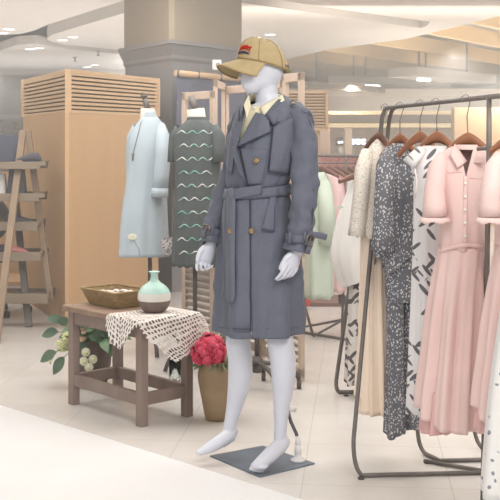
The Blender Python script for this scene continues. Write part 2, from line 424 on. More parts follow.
struct('ceiling', MB().box((0, 21, 3.45), (40, 36, .1)), M_ceil_up)
def cpanel(name, px, z, t, m=M_ceil):
    struct(name, MB().prism([U(x, y, z) for x, y in px], z, z+t), m)
cpanel('ceiling_panel', [(-250, 42), (-60, 38), (0, 35), (21, 34), (34, 30.5), (47, 25), (125, 0), (270, -46), (300, -260), (-700, -260)], 3.0, .42)
cpanel('ceiling_panel', [(47, 39.5), (49, 36.5), (54, 34), (124, 13), (232, -20), (236, 62), (124, 50.5), (68, 45), (54, 42.5)], 3.0, .18)
cpanel('ceiling_panel', [(-200, 66), (-60, 57), (0, 50.5), (16, 45), (36, 43.5), (52, 46.5), (80, 50.5), (122, 54), (232, 63), (232, 76), (-260, 76)], 2.95, .14)
cpanel('ceiling_panel', [(300, -260), (277, -48), (240, -6), (330, 8), (420, 20.5), (430, 21), (900, -60), (900, -260)], 3.0, .42)
cpanel('ceiling_panel', [(237, 2), (330, 15.5), (420, 28), (427, 26), (430, 21), (900, -60), (620, -6), (500, 16), (406, 39), (328, 49.5), (284, 60), (239, 69)], 3.0, .2)
# left far wall and far dropped ceiling
struct('trim_far', MB().box((-9, 24.6, 2.9), (17, .3, .1)), M_beam)
struct('wall_left', MB().box((-11.4, 26.6, 2.42), (13.4, .3, 1.06)), M_taupe)
struct('trim_1', MB().box((-11.4, 26.4, 1.95), (13.4, .12, .1)), M_ceil)
struct('wall_left_lower', MB().box((-11.4, 26.5, .95), (13.4, .2, 1.9)), M_wallp)
# far back wall
struct('wall_back', MB().box((0, 34, 1.7), (40, .3, 3.6)), mat('far_wall_paint', (214, 202, 190), .9, noise=(.6, (206, 194, 182))))
struct('wall_right', MB().box((15, 21, 1.7), (.3, 30, 3.6)), M_taupe)
struct('wall_left_side', MB().box((-12, 20, 1.7), (.3, 30, 3.6)), M_taupe)
# column: shaft, flared capital, clad lower part
cK = U(170, 39, 2.31) if False else P(170, 39, 10.0)
e1 = P(118, 52, 11.1)-cK; e2 = P(246, 50, 11.0)-cK; e1.z = e2.z = 0
def colpoly(k0, inset):
    o = cK+(e1.normalized()+e2.normalized())*inset
    return [o, o+e2*k0, o+e2*k0+e1*k0, o+e1*k0]
col = MB()
z0 = 0; zc = cK.z
col.prism(colpoly(.90, .09), 0, zc-.17)
struct('column_lower', col, M_cap)
cap = MB()
def lo(p, z): return [Vector((q.x, q.y, z)) for q in p]
prof = [(.90, .09, zc-.19), (.93, .07, zc-.16), (.93, .07, zc-.13), (1.0, .02, zc-.04), (1.0, .0, zc-.035), (1.0, .0, zc)]
cap.grid([lo(colpoly(k, i), z) for k, i, z in prof], False, True)
cap.add(lo(colpoly(1, 0), zc), [(0, 1, 2, 3)]); 
struct('column_capital', cap, M_cap)
struct('column_shaft', MB().prism([cK+(e1.normalized()+e2.normalized())*.05+v for v in (e2.normalized()*.05, e2*.93, e2*.93+e1*.9, e1*.9, e1.normalized()*.05)], zc, 3.45), M_shaft)

# downlights
lamp = None
def downlight(px, py, z, label):
    c = U(px, py, z)
    t = thing('ceiling_downlight', label, 'ceiling light', c, 'recessed downlights')
    build('trim_ring', MB().lathe(c, [(.075, -.004), (.095, -.006), (.1, 0)], 24), M_ceil, t)
    build('lens', MB().lathe(c, [(0.001, -.006), (.078, -.005), (.078, 0)], 24), M_lamp, t)
for px, py, z, l in [(2.6, 33, 3.0, 'round white downlight at the far left edge of the ceiling'), (9, 29, 3.0, 'white downlight second from left edge, nearest the curved step'),
    (63, 40, 3.0, 'left downlight of the pair on the wedge shaped ceiling panel'), (73, 37, 3.0, 'right downlight of the pair on the wedge shaped ceiling panel'),
    (30, 49, 2.95, 'left downlight of the pair just below the curved ceiling step'), (39, 48, 2.95, 'right downlight of the pair just below the curved ceiling step'),
    (87, 67, 2.95, 'left downlight of the pair just above the slatted oak booth'), (95, 65, 2.95, 'right downlight of the pair just above the slatted oak booth'),
    (256, 37.5, 3.0, 'downlight just left behind the top of the khaki cap'), (270, 34.5, 3.0, 'downlight just above the crown of the khaki cap'),
    (464, 82, 2.8, 'small downlight below the oak baffles at upper right')]:
    downlight(px, py, z, l)
# sprinklers
for px, py, l in ((75, 60, 'small ceiling sprinkler nearest left above the slatted booth'), (98, 54, 'small ceiling sprinkler to the right, beside the column capital')):
    c = U(px, py-3, 2.95)
    s = MB().lathe(c, [(.05, 0), (.05, -.012), (.012, -.02), (.012, -.07), (.04, -.08), (.04, -.085), (.001, -.09)], 14)
    tag(build('ceiling_sprinkler', s, M_cap, loc=c), l, 'sprinkler', 'ceiling sprinklers')

# ================================================================ LOUVRED OAK BOOTH
K = Vector((-1.355, 8.24, 0)); Lp = Vector((-2.0, 9.75, 0)); Rp = Vector((-.79, 9.55, 0))
def booth():
    t = thing('fitting_booth', 'pale oak booth with horizontal slatted band around its top', 'booth', K)
    H0, H1 = 1.60, 1.93
    back = Lp+Rp-K
    build('panel_left', MB().prism([K, K+(Rp-K)*.03, Lp+(Rp-K)*.03, Lp], 0, H0), M_wood, t)
    build('panel_right', MB().prism([K+(Rp-K)*.0301, Rp, Rp+(Lp-K)*.03, K+(Rp-K)*.03+(Lp-K)*.03], 0, H0), M_wood, t)
    build('panel_back', MB().prism([Lp+(Rp-K)*.03, back, back-(Lp-K)*.03, Lp+(Rp-K)*.03-(Lp-K)*.03], 0, H1-.03), M_wood, t)
    ins = ((Lp-K)+(Rp-K))*.03
    f = MB()
    f.prism([K, Rp, back, Lp], H1-.03, H1); f.prism([K, Rp, back, Lp], H0, H0+.025)
    for p in (K, Lp, Rp):
        q = p+((K+back)/2-p)*.015; f.beam(q+Vector((0, 0, H0)), q+Vector((0, 0, H1)), .045, .045)
    build('louvre_frame', f, M_woodL, t, bevel=.003)
    g = MB(); c0 = (K+back)/2
    g.prism([p+(c0-p)*.06 for p in (K, Rp, back, Lp)], H0+.02, H1-.02)
    build('louvre_backing', g, M_recess, t)
    s = MB(); n = 9
    for i in range(n):
        z = H0+.045+i*(H1-H0-.08)/(n-1)
        for A, B in ((K, Lp), (K, Rp)):
            q0 = A+(c0-A)*.02; q1 = B+(c0-B)*.02
            s.beam(q0+Vector((0, 0, z)), q1+Vector((0, 0, z)), .022, .019)
    build('louvre_slat', s, M_woodL, t)
    tr = MB().beam(K+Vector((-.0, -.012, 0)), K+Vector((0, -.012, H0)), .05, .03); build('corner_trim', tr, M_wood, t)
booth()
# second louvre cabinet at right
def booth2():
    Y = 11.0; c = P(306, 110, Y)
    A = P(284, 92, Y); B = P(327, 92, Y)
    t = thing('louvre_cabinet', 'oak cabinet with slatted top behind the trench coat shoulder', 'cabinet', (c.x, Y+.3, 0))
    zt, zb = A.z, P(0, 129, Y).z; wd = B.x-A.x; cx = (A.x+B.x)/2
    build('backing', MB().box((cx, Y+.3, (zt+zb)/2), (wd-.02, .5, zt-zb-.02)), M_recess, t)
    f = MB(); f.box((cx, Y+.02, zt), (wd, .06, .03)); f.box((cx, Y+.02, zb), (wd, .06, .03)); f.box((A.x, Y+.02, (zt+zb)/2), (.03, .06, zt-zb)); f.box((B.x, Y+.02, (zt+zb)/2), (.03, .06, zt-zb))
    build('frame', f, M_woodL, t)
    s = MB()
    for i in range(11): s.box((cx, Y+.03, zb+.03+i*(zt-zb-.05)/10.5), (wd, .04, .017))
    build('slat', s, M_woodL, t)
    build('body', MB().box((cx-.02, Y+.3, zb/2), (wd-.1, .5, zb)), M_wood, t)
booth2()

# ================================================================ CEILING BAFFLES / DUCTS / FAR BACKGROUND (right)
dv = Vector((.65, 1, 0)).normalized()
def baffle(px, pytop, z, h, th, ln, label, back=0.0):
    s = U(px, pytop, z-h)
    o = build('ceiling_baffle', MB().beam(Vector((s.x, s.y, z-h/2)), Vector((s.x, s.y, z-h/2))+dv*ln, th, h), M_baffle, loc=(s.x, s.y, z-h))
    tag(o, label, 'ceiling baffle', 'oak ceiling baffles')
for i, (px, py, h, bk) in enumerate([(468, 22, .24, 0), (419, 32, .25, 0), (368, 43, .26, 0), (326, 51, .26, 0), (292, 58.5, .26, 0), (268, 65, .26, 0), (258, 72, .22, 0), (254, 79, .22, 0)]):
    baffle(px, py, 3.27, h, .08, 9+i*.6, ['nearest and highest oak baffle at the top right corner', 'second oak ceiling baffle from the top right', 'third oak ceiling baffle from the top right', 'fourth oak ceiling baffle, starting above the rail end',
        'fifth oak ceiling baffle, midway between cap and rail', 'sixth oak ceiling baffle, starting just right of the cap', 'thin lower oak baffle right of the cap, second lowest', 'lowest and thinnest oak baffle at cap level'][i])
def pbox(name, x0, y0, x1, y1, Y, dep, m, label=None, cat=None, group=None, parent=None):
    a = P(x0, y0, Y); b = P(x1, y1, Y)
    mb = MB().box(((a.x+b.x)/2, Y+dep/2, (a.z+b.z)/2), (abs(b.x-a.x), dep, abs(a.z-b.z)))
    o = build(name, mb, m, parent=parent, loc=None if parent else ((a.x+b.x)/2, Y+dep/2, min(a.z, b.z)))
    if label: tag(o, label, cat, group)
    return o
def duct(p0, p1, wd, h, label):
    t = thing('ceiling_duct', label, 'duct', (p0+p1)/2)
    build('trunk', MB().beam(p0, p1, wd, h), M_duct, t)
    for k in (.2, .8):
        q = p0.lerp(p1, k); build('hanger_rod', MB().box((q.x, q.y, (q.z+3.4)/2), (.03, .03, 3.4-q.z)), M_iron2, t)
duct(U(402, 72, 2.62), U(482, 80, 2.55), .7, .16, 'grey ventilation duct below the oak baffles, the right one')
duct(U(330, 80, 2.60), U(450, 84, 2.5), .8, .14, 'long grey ventilation duct running left from the right one')
duct(U(300, 84, 2.55), U(382, 90, 2.4), .6, .12, 'grey duct lowest and furthest left beside the slatted cabinet')
for p0, p1, k, h, l in ((U(402, 72, 2.62), U(482, 80, 2.55), .2, .16, 'short linear lamp under the right ventilation duct'), (U(330, 80, 2.60), U(450, 84, 2.5), .3, .14, 'long linear lamp under the long middle duct')):
    a_, b_ = p0.lerp(p1, k)-Vector((0, 0, h/2+.02)), p0.lerp(p1, k+.12)-Vector((0, 0, h/2+.02)); tag(build('linear_lamp', MB().beam(a_, b_, .1, .05), M_lamp, loc=a_), l, 'ceiling light', 'linear lamps under the ducts')
struct('trim_2', MB().box((P(430, 100, 21).x, 21.5, P(0, 103, 21).z), (6.2, .8, .26)), M_beam)
struct('trim_3', MB().box((P(430, 112, 22).x, 22.6, P(0, 111.5, 22).z), (6.2, .3, .09)), M_strip)
struct('trim_4', MB().box((P(430, 119, 22).x, 22.3, P(0, 118.5, 22).z), (6.2, .7, .16)), M_beam)
struct('trim_5', MB().box((P(430, 124, 22).x, 22.7, P(0, 125, 22).z), (6.2, .2, .08)), M_strip)
struct('wall_shopfront', MB().box((P(430, 125, 23.6).x, 23.8, 1.25), (7.4, .2, 2.5)), mat('shopfront_wall', (222, 212, 204), .9, noise=(2, (212, 200, 190))))
struct('wall_oak_panel', MB().box((P(482, 130, 18).x, 18, .95), (.95, .3, 1.95)), M_wood)
for i, (x0, x1) in enumerate(((320, 330), (345, 352))):
    pbox('mall_pillar', x0, 128, x1, 238, 14+i, .35, M_taupe, ['taupe pillar seen left of the hanging directory sign', 'taupe pillar just in front of the directory sign'][i], 'pillar')
def sign():
    Y = 15.4; c = P(352, 142, Y)
    t = thing('directory_sign', 'grey hanging sign with small white lettering beyond the racks', 'sign', c)
    a, b = P(335.5, 137, Y), P(367, 145.5, Y)
    build('panel', MB().box(((a.x+b.x)/2, Y, (a.z+b.z)/2), (b.x-a.x, .1, a.z-b.z)), M_signb, t, bevel=.02)
    def letters(x0, x1, y0, y1, n):
        g = MB()
        for i in range(n):
            xx = lerp(x0, x1, (i+.5)/n); q = P(xx, (y0+y1)/2, Y-.06); wv = (x1-x0)/n*.62*Y/FP; hv = (y1-y0)*Y/FP
            s = i % 3
            g.box((q.x-wv/2, q.y, q.z), (.02, .01, hv))
            if s != 1: g.box((q.x, q.y, q.z+hv/2), (wv, .01, .02))
            if s != 2: g.box((q.x, q.y, q.z-hv/2), (wv, .01, .02))
            g.box((q.x+wv/2, q.y, q.z), (.02, .01, hv*.8))
        build('lettering', g, M_signt, t)
    letters(338, 345, 141.6, 143, 5); letters(352, 365.5, 139.3, 141.2, 7); letters(351, 365.5, 142.6, 144, 8)
sign()
def paper():
    Y=15.2
    pbox('paper_notice', 339, 146.5, 345, 153, Y, .02, M_whitec, 'small blank white notice below the hanging sign', 'notice')
paper()
pbox('display_counter', 318, 157, 384, 259, 13.0, .9, M_coral, 'long coral pink covered counter far behind the racks', 'counter')
pbox('low_plinth', 303, 303, 350, 309, 9.3, .5, mat('brown_plinth', (140, 112, 104), .7), 'low brown plinth on the floor behind the far clothes rack', 'plinth')
o = build('red_toy_block', MB().ell(P(306.5, 301, 9.1), (.035, .035, .045)), M_redpl, loc=P(306.5, 306, 9.1)); tag(o, 'small red bauble on the floor beside the coat hem', 'ornament')
o.name = 'red_bauble'

# ================================================================ LEFT: ladder shelf, desk, chair
def ladder():
    top = P(26, 132, 8.6); t = thing('ladder_shelf', 'brown wooden A-frame ladder shelf with five tray shelves', 'shelf', G(30, 326))
    fl = P(-3, 332, 8.1); fr = P(45.5, 322, 8.55); bk = P(30, 313, 9.0)
    build('rail', MB().beam(P(23, 131, 8.45), P(-4, 345, 7.6), .05, .035, (0, 1, 0)), M_ladder, t, bevel=.004)
    build('rail', MB().beam(P(28, 131, 8.45), P(51, 300, 8.3), .045, .035, (0, 1, 0)), M_ladder, t, bevel=.004)
    build('back_leg', MB().beam(P(12, 165, 8.7), P(29, 327, 8.28), .05, .035, (0, 1, 0)), M_iron2, t, bevel=.004)
    for (x1, y, h, x0) in ((43, 164, 3, -60), (42, 196, 4, -60), (40, 225, 5, -60), (43, 255, 5, -60), (50, 297, 6, -60)):
        a = P(x0, y, 8.3); b = P(x1, y, 8.3); dz = h*8.3/FP
        s = MB().box(((a.x+b.x)/2, 8.35, a.z), (b.x-a.x, .28, .015))
        s.box(((a.x+b.x)/2, 8.2, a.z+dz/2-.02), (b.x-a.x, .015, dz+.03)); s.box(((a.x+b.x)/2, 8.5, a.z+dz/2-.02), (b.x-a.x, .015, dz+.03))
        s.box((b.x, 8.35, a.z+dz/2), (.015, .3, dz))
        if y in (164, 196): s.beam(P(x1-4, y, 8.2), P(x1+3, y-.5, 8.2), .03, .03)
        build('tray_shelf', s, M_tray, t, bevel=.003)
ladder()
def bag(px, py, Y, wd, h, m, label, flap=True):
    c = P(px, py, Y); t = thing('handbag', label, 'bag', c, 'bags on the ladder shelf')
    b = MB(); rows = []
    for i in range(7):
        tt = i/6; ww = wd*(1-.18*tt)/2; dd = .06*(1-.6*tt); z = c.z+h*tt
        rows.append([Vector((c.x+ww*max(-1, min(1, 1.25*math.cos(a))), c.y+dd*max(-1, min(1, 1.25*math.sin(a))), z)) for a in [2*pi*k/24 for k in range(24)]])
    b.grid(rows, True, True); b.f.append(tuple(range(24))); b.sm.append(False); nb = len(b.v); b.f.append(tuple(nb-24+k for k in range(24))); b.sm.append(False)
    build('bag_body', b, m, t)
    build('handle', MB().tube([(c.x-wd*.2, c.y, c.z+h*.9), (c.x-wd*.17, c.y, c.z+h*1.25), (c.x, c.y, c.z+h*1.38), (c.x+wd*.17, c.y, c.z+h*1.25), (c.x+wd*.2, c.y, c.z+h*.9)], .008, 8), m, t)
bag(17, 195, 8.34, .14, .19, M_dark, 'dark handbag standing on the second shelf from the top')
bag(-3, 195, 8.34, .15, .16, M_whitec, 'pale handbag cut by the left edge on the second shelf')
def shoe(px, py, Y, m, label, s=1, rz=0):
    c = P(px, py, Y); t = thing('shoe', label, 'shoe', c, 'shoes on the ladder shelf')
    b = MB(); rows = []
    for i in range(9):
        u = i/8; x = (u-.5)*.22*s; hh = (.075 if u < .3 else .075-(u-.3)*.07); ww = .03+.012*math.sin(pi*u)
        if i in (0, 8): ww *= .4; hh *= .5
        rows.append([Vector((c.x+x, c.y+ww*math.cos(a), c.z+.004+hh/2+hh/2*math.sin(a))) for a in [2*pi*k/12 for k in range(12)]])
    b.grid(rows, True, True); b.f += [tuple(range(12)), tuple(96+k for k in range(12))]; b.sm += [True, True]
    build('upper', b, m, t)
    build('sole', MB().box((c.x, c.y, c.z+.004), (.21, .06, .012)), M_whplast, t, bevel=.004)
shoe(27, 163, 8.34, M_dark, 'dark shoe at the right end of the top shelf', -1)
shoe(19, 224, 8.34, M_dark, 'dark shoe on the middle shelf beside the ladder rail')
shoe(-2, 254, 8.34, M_dark, 'dark shoe at the left edge on the fourth shelf', -1)
shoe(14, 254, 8.34, M_coral, 'pinkish shoe on the fourth shelf beside the rail')
o = pbox('framed_picture', -40, 135, 21, 163, 8.42, .03, mat('navy_picture', (98, 102, 118), .6, noise=(3, (108, 112, 126))), 'dark blue grey panel leaning on the top ladder shelf', 'picture')
def desk():
    Y = 9.7; t = thing('reception_desk', 'white desk with oak end behind the ladder shelf', 'desk', P(-5, 312, Y))
    a, b = P(-80, 285, Y), P(21, 285, Y)
    z1 = a.z
    build('front_panel', MB().box(((a.x+b.x)/2, Y+.02, z1/2), (b.x-a.x, .04, z1)), M_whitec, t)
    build('top', MB().box(((a.x+b.x)/2, Y+.3, z1+.015), (b.x-a.x+.04, .64, .03)), M_wood, t)
    build('end_panel', MB().box((b.x, Y+.32, z1/2), (.04, .6, z1)), M_wood, t)
desk()
pbox('oak_partition', -90, 172, 34, 300, 10.6, .08, M_wood, 'pale oak partition behind the desk and ladder', 'partition')
def chair():
    c = P(-5, 140, 8.95); c.z = 0; t = thing('office_chair', 'dark swivel chair whose castors show under the ladder shelf', 'chair', c)
    for k in range(5):
        a = 2*pi*k/5+.25; e = c+Vector((math.cos(a)*.27, math.sin(a)*.27, .075))
        leg = build('leg', MB().tube([c+Vector((0, 0, .13)), c.lerp(e, .5)+Vector((0, 0, .07)), e], [.025, .02, .015], 8), M_blkpl, t)
        w = MB()
        for s in (-1, 1):
            w.tube([e+Vector((-.008+s*.014, 0, -.05)), e+Vector((.008+s*.014, 0, -.05))], .026, 14)
        w.tube([e, e+Vector((0, 0, -.045))], .008, 8)
        build('castor', w, M_blkpl, leg)
    build('gas_column', MB().tube([c+Vector((0, 0, .1)), c+Vector((0, 0, .42))], [.03, .02], 12), M_blkpl, t)
    s = MB().ell(c+Vector((0, 0, .45)), (.23, .23, .04)); build('seat', s, M_blkpl, t)
    s = MB().ell(c+Vector((-.12, .2, .75)), (.2, .035, .2)); build('backrest', s, M_blkpl, t)
    build('back_bracket', MB().tube([c+Vector((0, .1, .44)), c+Vector((-.1, .25, .5)), c+Vector((-.12, .23, .7))], .015, 8), M_blkpl, t)
chair()

# ================================================================ BANNER, FOLDING SCREEN
def banner():
    Y = 9.75; a = P(176, 73, Y); b = P(246, 79.5, 10.6)
    t = thing('cloth_banner', 'dark slate blue cloth banner hanging from an oak dowel on the column', 'banner', (a+b)/2-Vector((0, 0, 1.1)))
    build('dowel', MB().tube([a, b], .028, 12), M_woodL, t)
    rows = []
    for i in range(13):
        z = -.02-i*.1; rows.append([a.lerp(b, k/24)+Vector((0, .012*math.sin(k*.8+i*.2)+.02, z)) for k in range(25)])
    build('cloth', MB().grid(rows), M_navyban, t, solid=.006)
    for k in (.03, .31, .63, .92):
        p = a.lerp(b, k); build('tie_loop', MB().tube([p+Vector((0, -.033, -.03)), p+Vector((0, -.02, .033)), p+Vector((0, .02, .033)), p+Vector((0, .033, -.05))], .02, 8, .5), M_navyban, t)
banner()
def wallbox():
    c = P(217, 65, 9.9); t = thing('junction_box', 'small white box mounted on the column above the banner', 'box', c)
    build('case', MB().box(c, (.08, .06, .09)), M_whplast, t, bevel=.006); build('spout', MB().box(c+Vector((.01, -.03, .0)), (.035, .02, .035)), M_cap, t, bevel=.004)
    build('bracket', MB().box(c+Vector((0, .25, 0)), (.02, .5, .02)), M_cap, t)
wallbox()
def leaf(parent, A, B, ztop, zmid, nl=14, top_open=True):
    """one leaf of the folding screen between floor points A and B"""
    d = (B-A); u = d.normalized(); w = .045
    lf = MB()
    for p in (A+u*w/2, B-u*w/2): lf.beam(p+Vector((0, 0, .01)), p+Vector((0, 0, ztop)), w, .025, (u.y, -u.x, 0))
    for z in (ztop-.025, zmid, .06): lf.beam(A+Vector((0, 0, z)), B+Vector((0, 0, z)), .025, .05)
    o = build('leaf_frame', lf, M_screen, parent, bevel=.003)
    s = MB()
    for i in range(nl):
        z = .1+(zmid-.14)*(i+.5)/nl
        nrm = Vector((u.y, -u.x, 0)); up = (Vector((0, 0, 1))*.75+nrm*.65)
        s.beam(A+u*w+Vector((0, 0, z)), B-u*w+Vector((0, 0, z)), .008, (zmid-.1)/nl*.95, up)
    build('louvre', s, M_shut, o)
def screen():
    def fl(px, Y): return Vector(((px-250)*Y/FP, Y, 0))
    t = thing('folding_screen', 'pale wooden folding screen with open tops and louvred lower leaves', 'screen', fl(240, 7.0))
    pts = [fl(183, 7.25), fl(215, 6.95), fl(224, 7.45), fl(262, 7.1), fl(284, 6.6), fl(303, 6.35)]
    leaf(t, pts[0], pts[1], 1.71, .75); leaf(t, pts[1], pts[2], 1.78, .75); leaf(t, pts[2], pts[3], 1.76, .75)
    leaf(t, pts[3], pts[4], 1.76, .75); leaf(t, pts[4], pts[5], 1.79, .75)
screen()

# ================================================================ DRESS FORMS
def stand(parent, c, ztop, r=.18, n=3, wheels=False, m=M_iron, rot=0):
    build('pole', MB().tube([c+Vector((0, 0, .12)), c+Vector((0, 0, ztop))], .014, 10), m, parent)
    build('collar', MB().tube([c+Vector((0, 0, .1)), c+Vector((0, 0, .19))], .026, 12), m, parent)
    for k in range(n):
        a = 2*pi*k/n+rot; dx = Vector((math.cos(a), math.sin(a), 0))
        top = c+Vector((0, 0, .15)); e = c+dx*r+Vector((0, 0, .055 if wheels else .008))
        leg = build('leg', MB().tube(arc_pts(top, c+dx*r*.8+Vector((0, 0, .16)), e, 8), .013, 8), m, parent)
        if wheels:
            build('castor', MB().tube([e+Vector((-.012, 0, -.03)), e+Vector((.012, 0, -.03))], .025, 12).tube([e+Vector((0, 0, .01)), e+Vector((0, 0, -.03))], .008, 8), m, leg)
def neck_cap(parent, a, b, r0, r1, m):
    build('neck', MB().tube([a, a.lerp(b, .5), b], [r0, r1, r1*.95], 20), m, parent)

def mint():
    Y = 7.3; fl = Vector((P(150, 0, Y).x, Y, 0))
    f = thing('dress_form', 'cream tailor dummy on arched iron legs under the pale blue dress', 'dress form', fl, 'tailor dummies')
    neck_cap(f, P(147, 128, Y), P(148, 108.5, Y), .062, .05, M_form)
    body = Sil(Y, [(124, 146, 160, .05), (132, 136, 163, .09), (160, 136, 162, .1), (185, 139, 160, .09), (215, 134, 163, .1), (230, 134, 163, .1)])
    build('torso', body.mesh(124, 230, 32, 12, True), M_form, f)
    build('top_rod', MB().tube([P(147.5, 109, Y), P(144, 95, Y)], [.022, .014], 12), M_iron2, f)
    build('top_knob', MB().tube([P(144.6, 98, Y), P(143.6, 94.5, Y)], [.02, .022], 12), M_iron, f)
    stand(f, fl, .85, .22, 4, rot=.3)
    t = thing('dress', 'pale blue linen dress with a cream flower near the hem', 'dress', P(145, 258, Y))
    s = Sil(Y, [(112, 144, 156, .05), (117, 142, 157, .055), (124, 137, 163, .08), (134, 131, 166, .1), (145, 128.5, 167, .115), (165, 128, 167, .12), (185, 126, 166, .12), (215, 121.5, 167, .14), (240, 119.5, 168, .15), (259, 118.5, 168, .16)], fold=.006, nf=7, seed=1, f0=150, f1=258)
    build('dress_body', s.mesh(117, 257, 96, 40, edge=lambda p: 1.8*math.sin(p)), M_mint, t, solid=.003)
    c = Sil(Y, [(110, 143.5, 155, .048), (118, 142, 157, .058)]); build('stand_collar', c.mesh(111.5, 118.5, 40, 4), M_mint, t, solid=.003)
    sl = [P(160, 126, Y-.02), P(163, 138, Y-.09), P(163, 155, Y-.12), P(161.5, 175, Y-.13), P(160, 190, Y-.13)]
    build('sleeve', MB().tube(sl, [.035, .05, .052, .05, .052], 20, cap=False), M_mint, t, solid=.003)
    build('cuff', MB().tube([P(160, 188, Y-.13), P(159.6, 197, Y-.13)], [.055, .056], 20, cap=False), M_mint, t, solid=.004)
    sl = [P(137, 126, Y+.03), P(133, 138, Y+.08), P(132.5, 155, Y+.1), P(133, 175, Y+.1), P(134, 195, Y+.1)]
    build('sleeve', MB().tube(sl, [.03, .042, .045, .045, .048], 20, cap=False), M_mint, t, solid=.003)
    build('pendant', s.line([(141, 122), (136.5, 140), (133.5, 152)], .006, .002).tube([s.proj(132.8, 153, .008), s.proj(132.6, 161, .008)], [.008, .003], 8), M_iron2, t)
    ap = MB()
    q = s.proj(132.5, 237, .008)
    for k in range(7):
        a = k*.9; ap.ell(q+Vector((math.cos(a)*.018, -.003, math.sin(a)*.012)), (.014, .004, .011))
    build('flower_applique', ap, M_fw, t); build('flower_stem', s.line([(134, 240), (139, 250), (140, 257)], .004, .0018), M_leafd, t)
mint()
def darkdress():
    Y = 6.75; fl = Vector((P(195, 0, Y).x, Y, 0))
    f = thing('dress_form', 'cream tailor dummy with tilted grey top rod under the dark scalloped dress', 'dress form', fl, 'tailor dummies')
    nk = [P(198, 130, Y), P(197, 121, Y), P(195.5, 109, Y)]
    build('neck', MB().tube(nk, [.065, .058, .054], 20), M_form, f)
    body = Sil(Y, [(124, 190, 205, .05), (134, 181, 214, .09), (165, 183, 212, .1), (185, 186, 209, .09), (215, 181, 214, .1), (235, 181, 214, .1)])
    build('torso', body.mesh(124, 235, 32, 12, True), M_form, f)
    build('top_rod', MB().tube([P(196, 111, Y), P(191, 96, Y)], [.022, .02], 12), M_iron2, f)
    build('top_collar', MB().tube([P(192, 111.5, Y), P(200, 109, Y)], .014, 10), M_iron2, f)
    stand(f, fl, .8, .2, 4, rot=.5)
    t = thing('dress', 'charcoal dress with rows of mint and white wave trim', 'dress', P(197, 266, Y))
    s = Sil(Y, [(114, 189, 206, .06), (121, 186.5, 208, .07), (127, 180, 215, .09), (135, 175.5, 219.5, .1), (150, 174.5, 220, .115), (180, 175.5, 219, .12), (220, 173.5, 221, .13), (268, 172, 222, .14)], fold=.004, nf=8, seed=3, f0=150, f1=258)
    build('dress_body', s.mesh(120, 264, 128, 40, edge=lambda p: 2.0*abs(math.sin(p*9))), M_dkd, t, solid=.003)
    c = Sil(Y, [(112, 190, 205, .056), (122, 186, 208, .07)]); build('stand_collar', c.mesh(117, 122, 40, 4), M_dkd, t, solid=.003)
    for x, dy in ((177, .04), (217, -.06)):
        sg = -1 if x < 190 else 1
        build('sleeve', MB().tube([P(x-3*sg, 127, Y+dy*.5), P(x+1*sg, 137, Y+dy), P(x+1.5*sg, 150, Y+dy), P(x+1.5*sg, 162, Y+dy)], [.03, .043, .046, .05], 20, cap=False), M_dkd, t, solid=.003)
    rnd = random.Random(4)
    for r in range(10):
        y = 132+r*13.4; m = MB()
        x = 176.5+(r % 2)*2
        while x < 211:
            wd = 10+rnd.random()*2
            if rnd.random() < 2:
                path = [s.proj(x+wd*i/8, y+(-1)**int(x)*0+1.5*math.cos(2*pi*i/8)+rnd.random()*.3, .004) for i in range(9)]
                m.tube(path, [.001, .002, .003, .0035, .0035, .0035, .003, .002, .001], 6)
            x += wd
        build('wave_trim', m, M_wave, t)
darkdress()
def bagcloth():
    Y = 7.05; s = Sil(Y, [(238, 163, 176, .03), (243, 161, 179, .04), (251, 162, 178, .04), (255, 166, 174, .02)])
    o = build('beaded_pouch', s.mesh(238, 255, 32, 8, True), M_jute, loc=P(170, 255, Y)); tag(o, 'small dark beaded pouch between the blue and charcoal dresses', 'pouch')
bagcloth()
def stand3():
    c = G(257, 390); t = thing('garment_stand', 'dark iron castor stand behind the mannequin legs', 'stand', c)
    stand(t, c, 1.15, .24, 5, True, rot=.15)
    build('crossbar', MB().tube([c+Vector((-.1, 0, 1.15)), c+Vector((.1, 0, 1.15))], .012, 8), M_iron, t)
stand3()

# ================================================================ TABLE GROUP
FL = G(74, 404); FR = G(142, 426); BR = G(187, 416); BL = FL+BR-FR
uu = (FR-FL).normalized(); vv = (BR-FR).normalized(); TU = (FR-FL).length; TV = (BR-FR).length; TH = .525
def T(u, v, z=0): return FL+uu*u+vv*v+Vector((0, 0, z))
ang_u = math.atan2(uu.y, uu.x)
def table():
    t = thing('side_table', 'small weathered brown wooden table with square legs and stretchers', 'table', T(TU/2, TV/2))
    lw = .045
    for u, v in ((0, 0), (TU, 0), (TU, TV), (0, TV)):
        build('leg', MB().box(T(u, v, (TH-.03)/2), (lw, lw, TH-.03), ang_u), M_dkwood, t, bevel=.003)
    ap = MB(); sr = MB()
    for v in (0, TV):
        ap.beam(T(0, v, TH-.065), T(TU, v, TH-.065), .025, .065); sr.beam(T(0, v, .13), T(TU, v, .13), .03, .06)
    for u in (0, TU):
        ap.beam(T(u, 0, TH-.065), T(u, TV, TH-.065), .025, .065); sr.beam(T(u, 0, .13), T(u, TV, .13), .03, .06)
    build('apron', ap, M_dkwood, t, bevel=.003); build('stretcher', sr, M_dkwood, t, bevel=.003)
    c = T(TU/2, TV/2, TH-.015); build('table_top', MB().box(c, (TU+.09, TV+.09, .03), ang_u), M_tabletop, t, bevel=.004)
table()
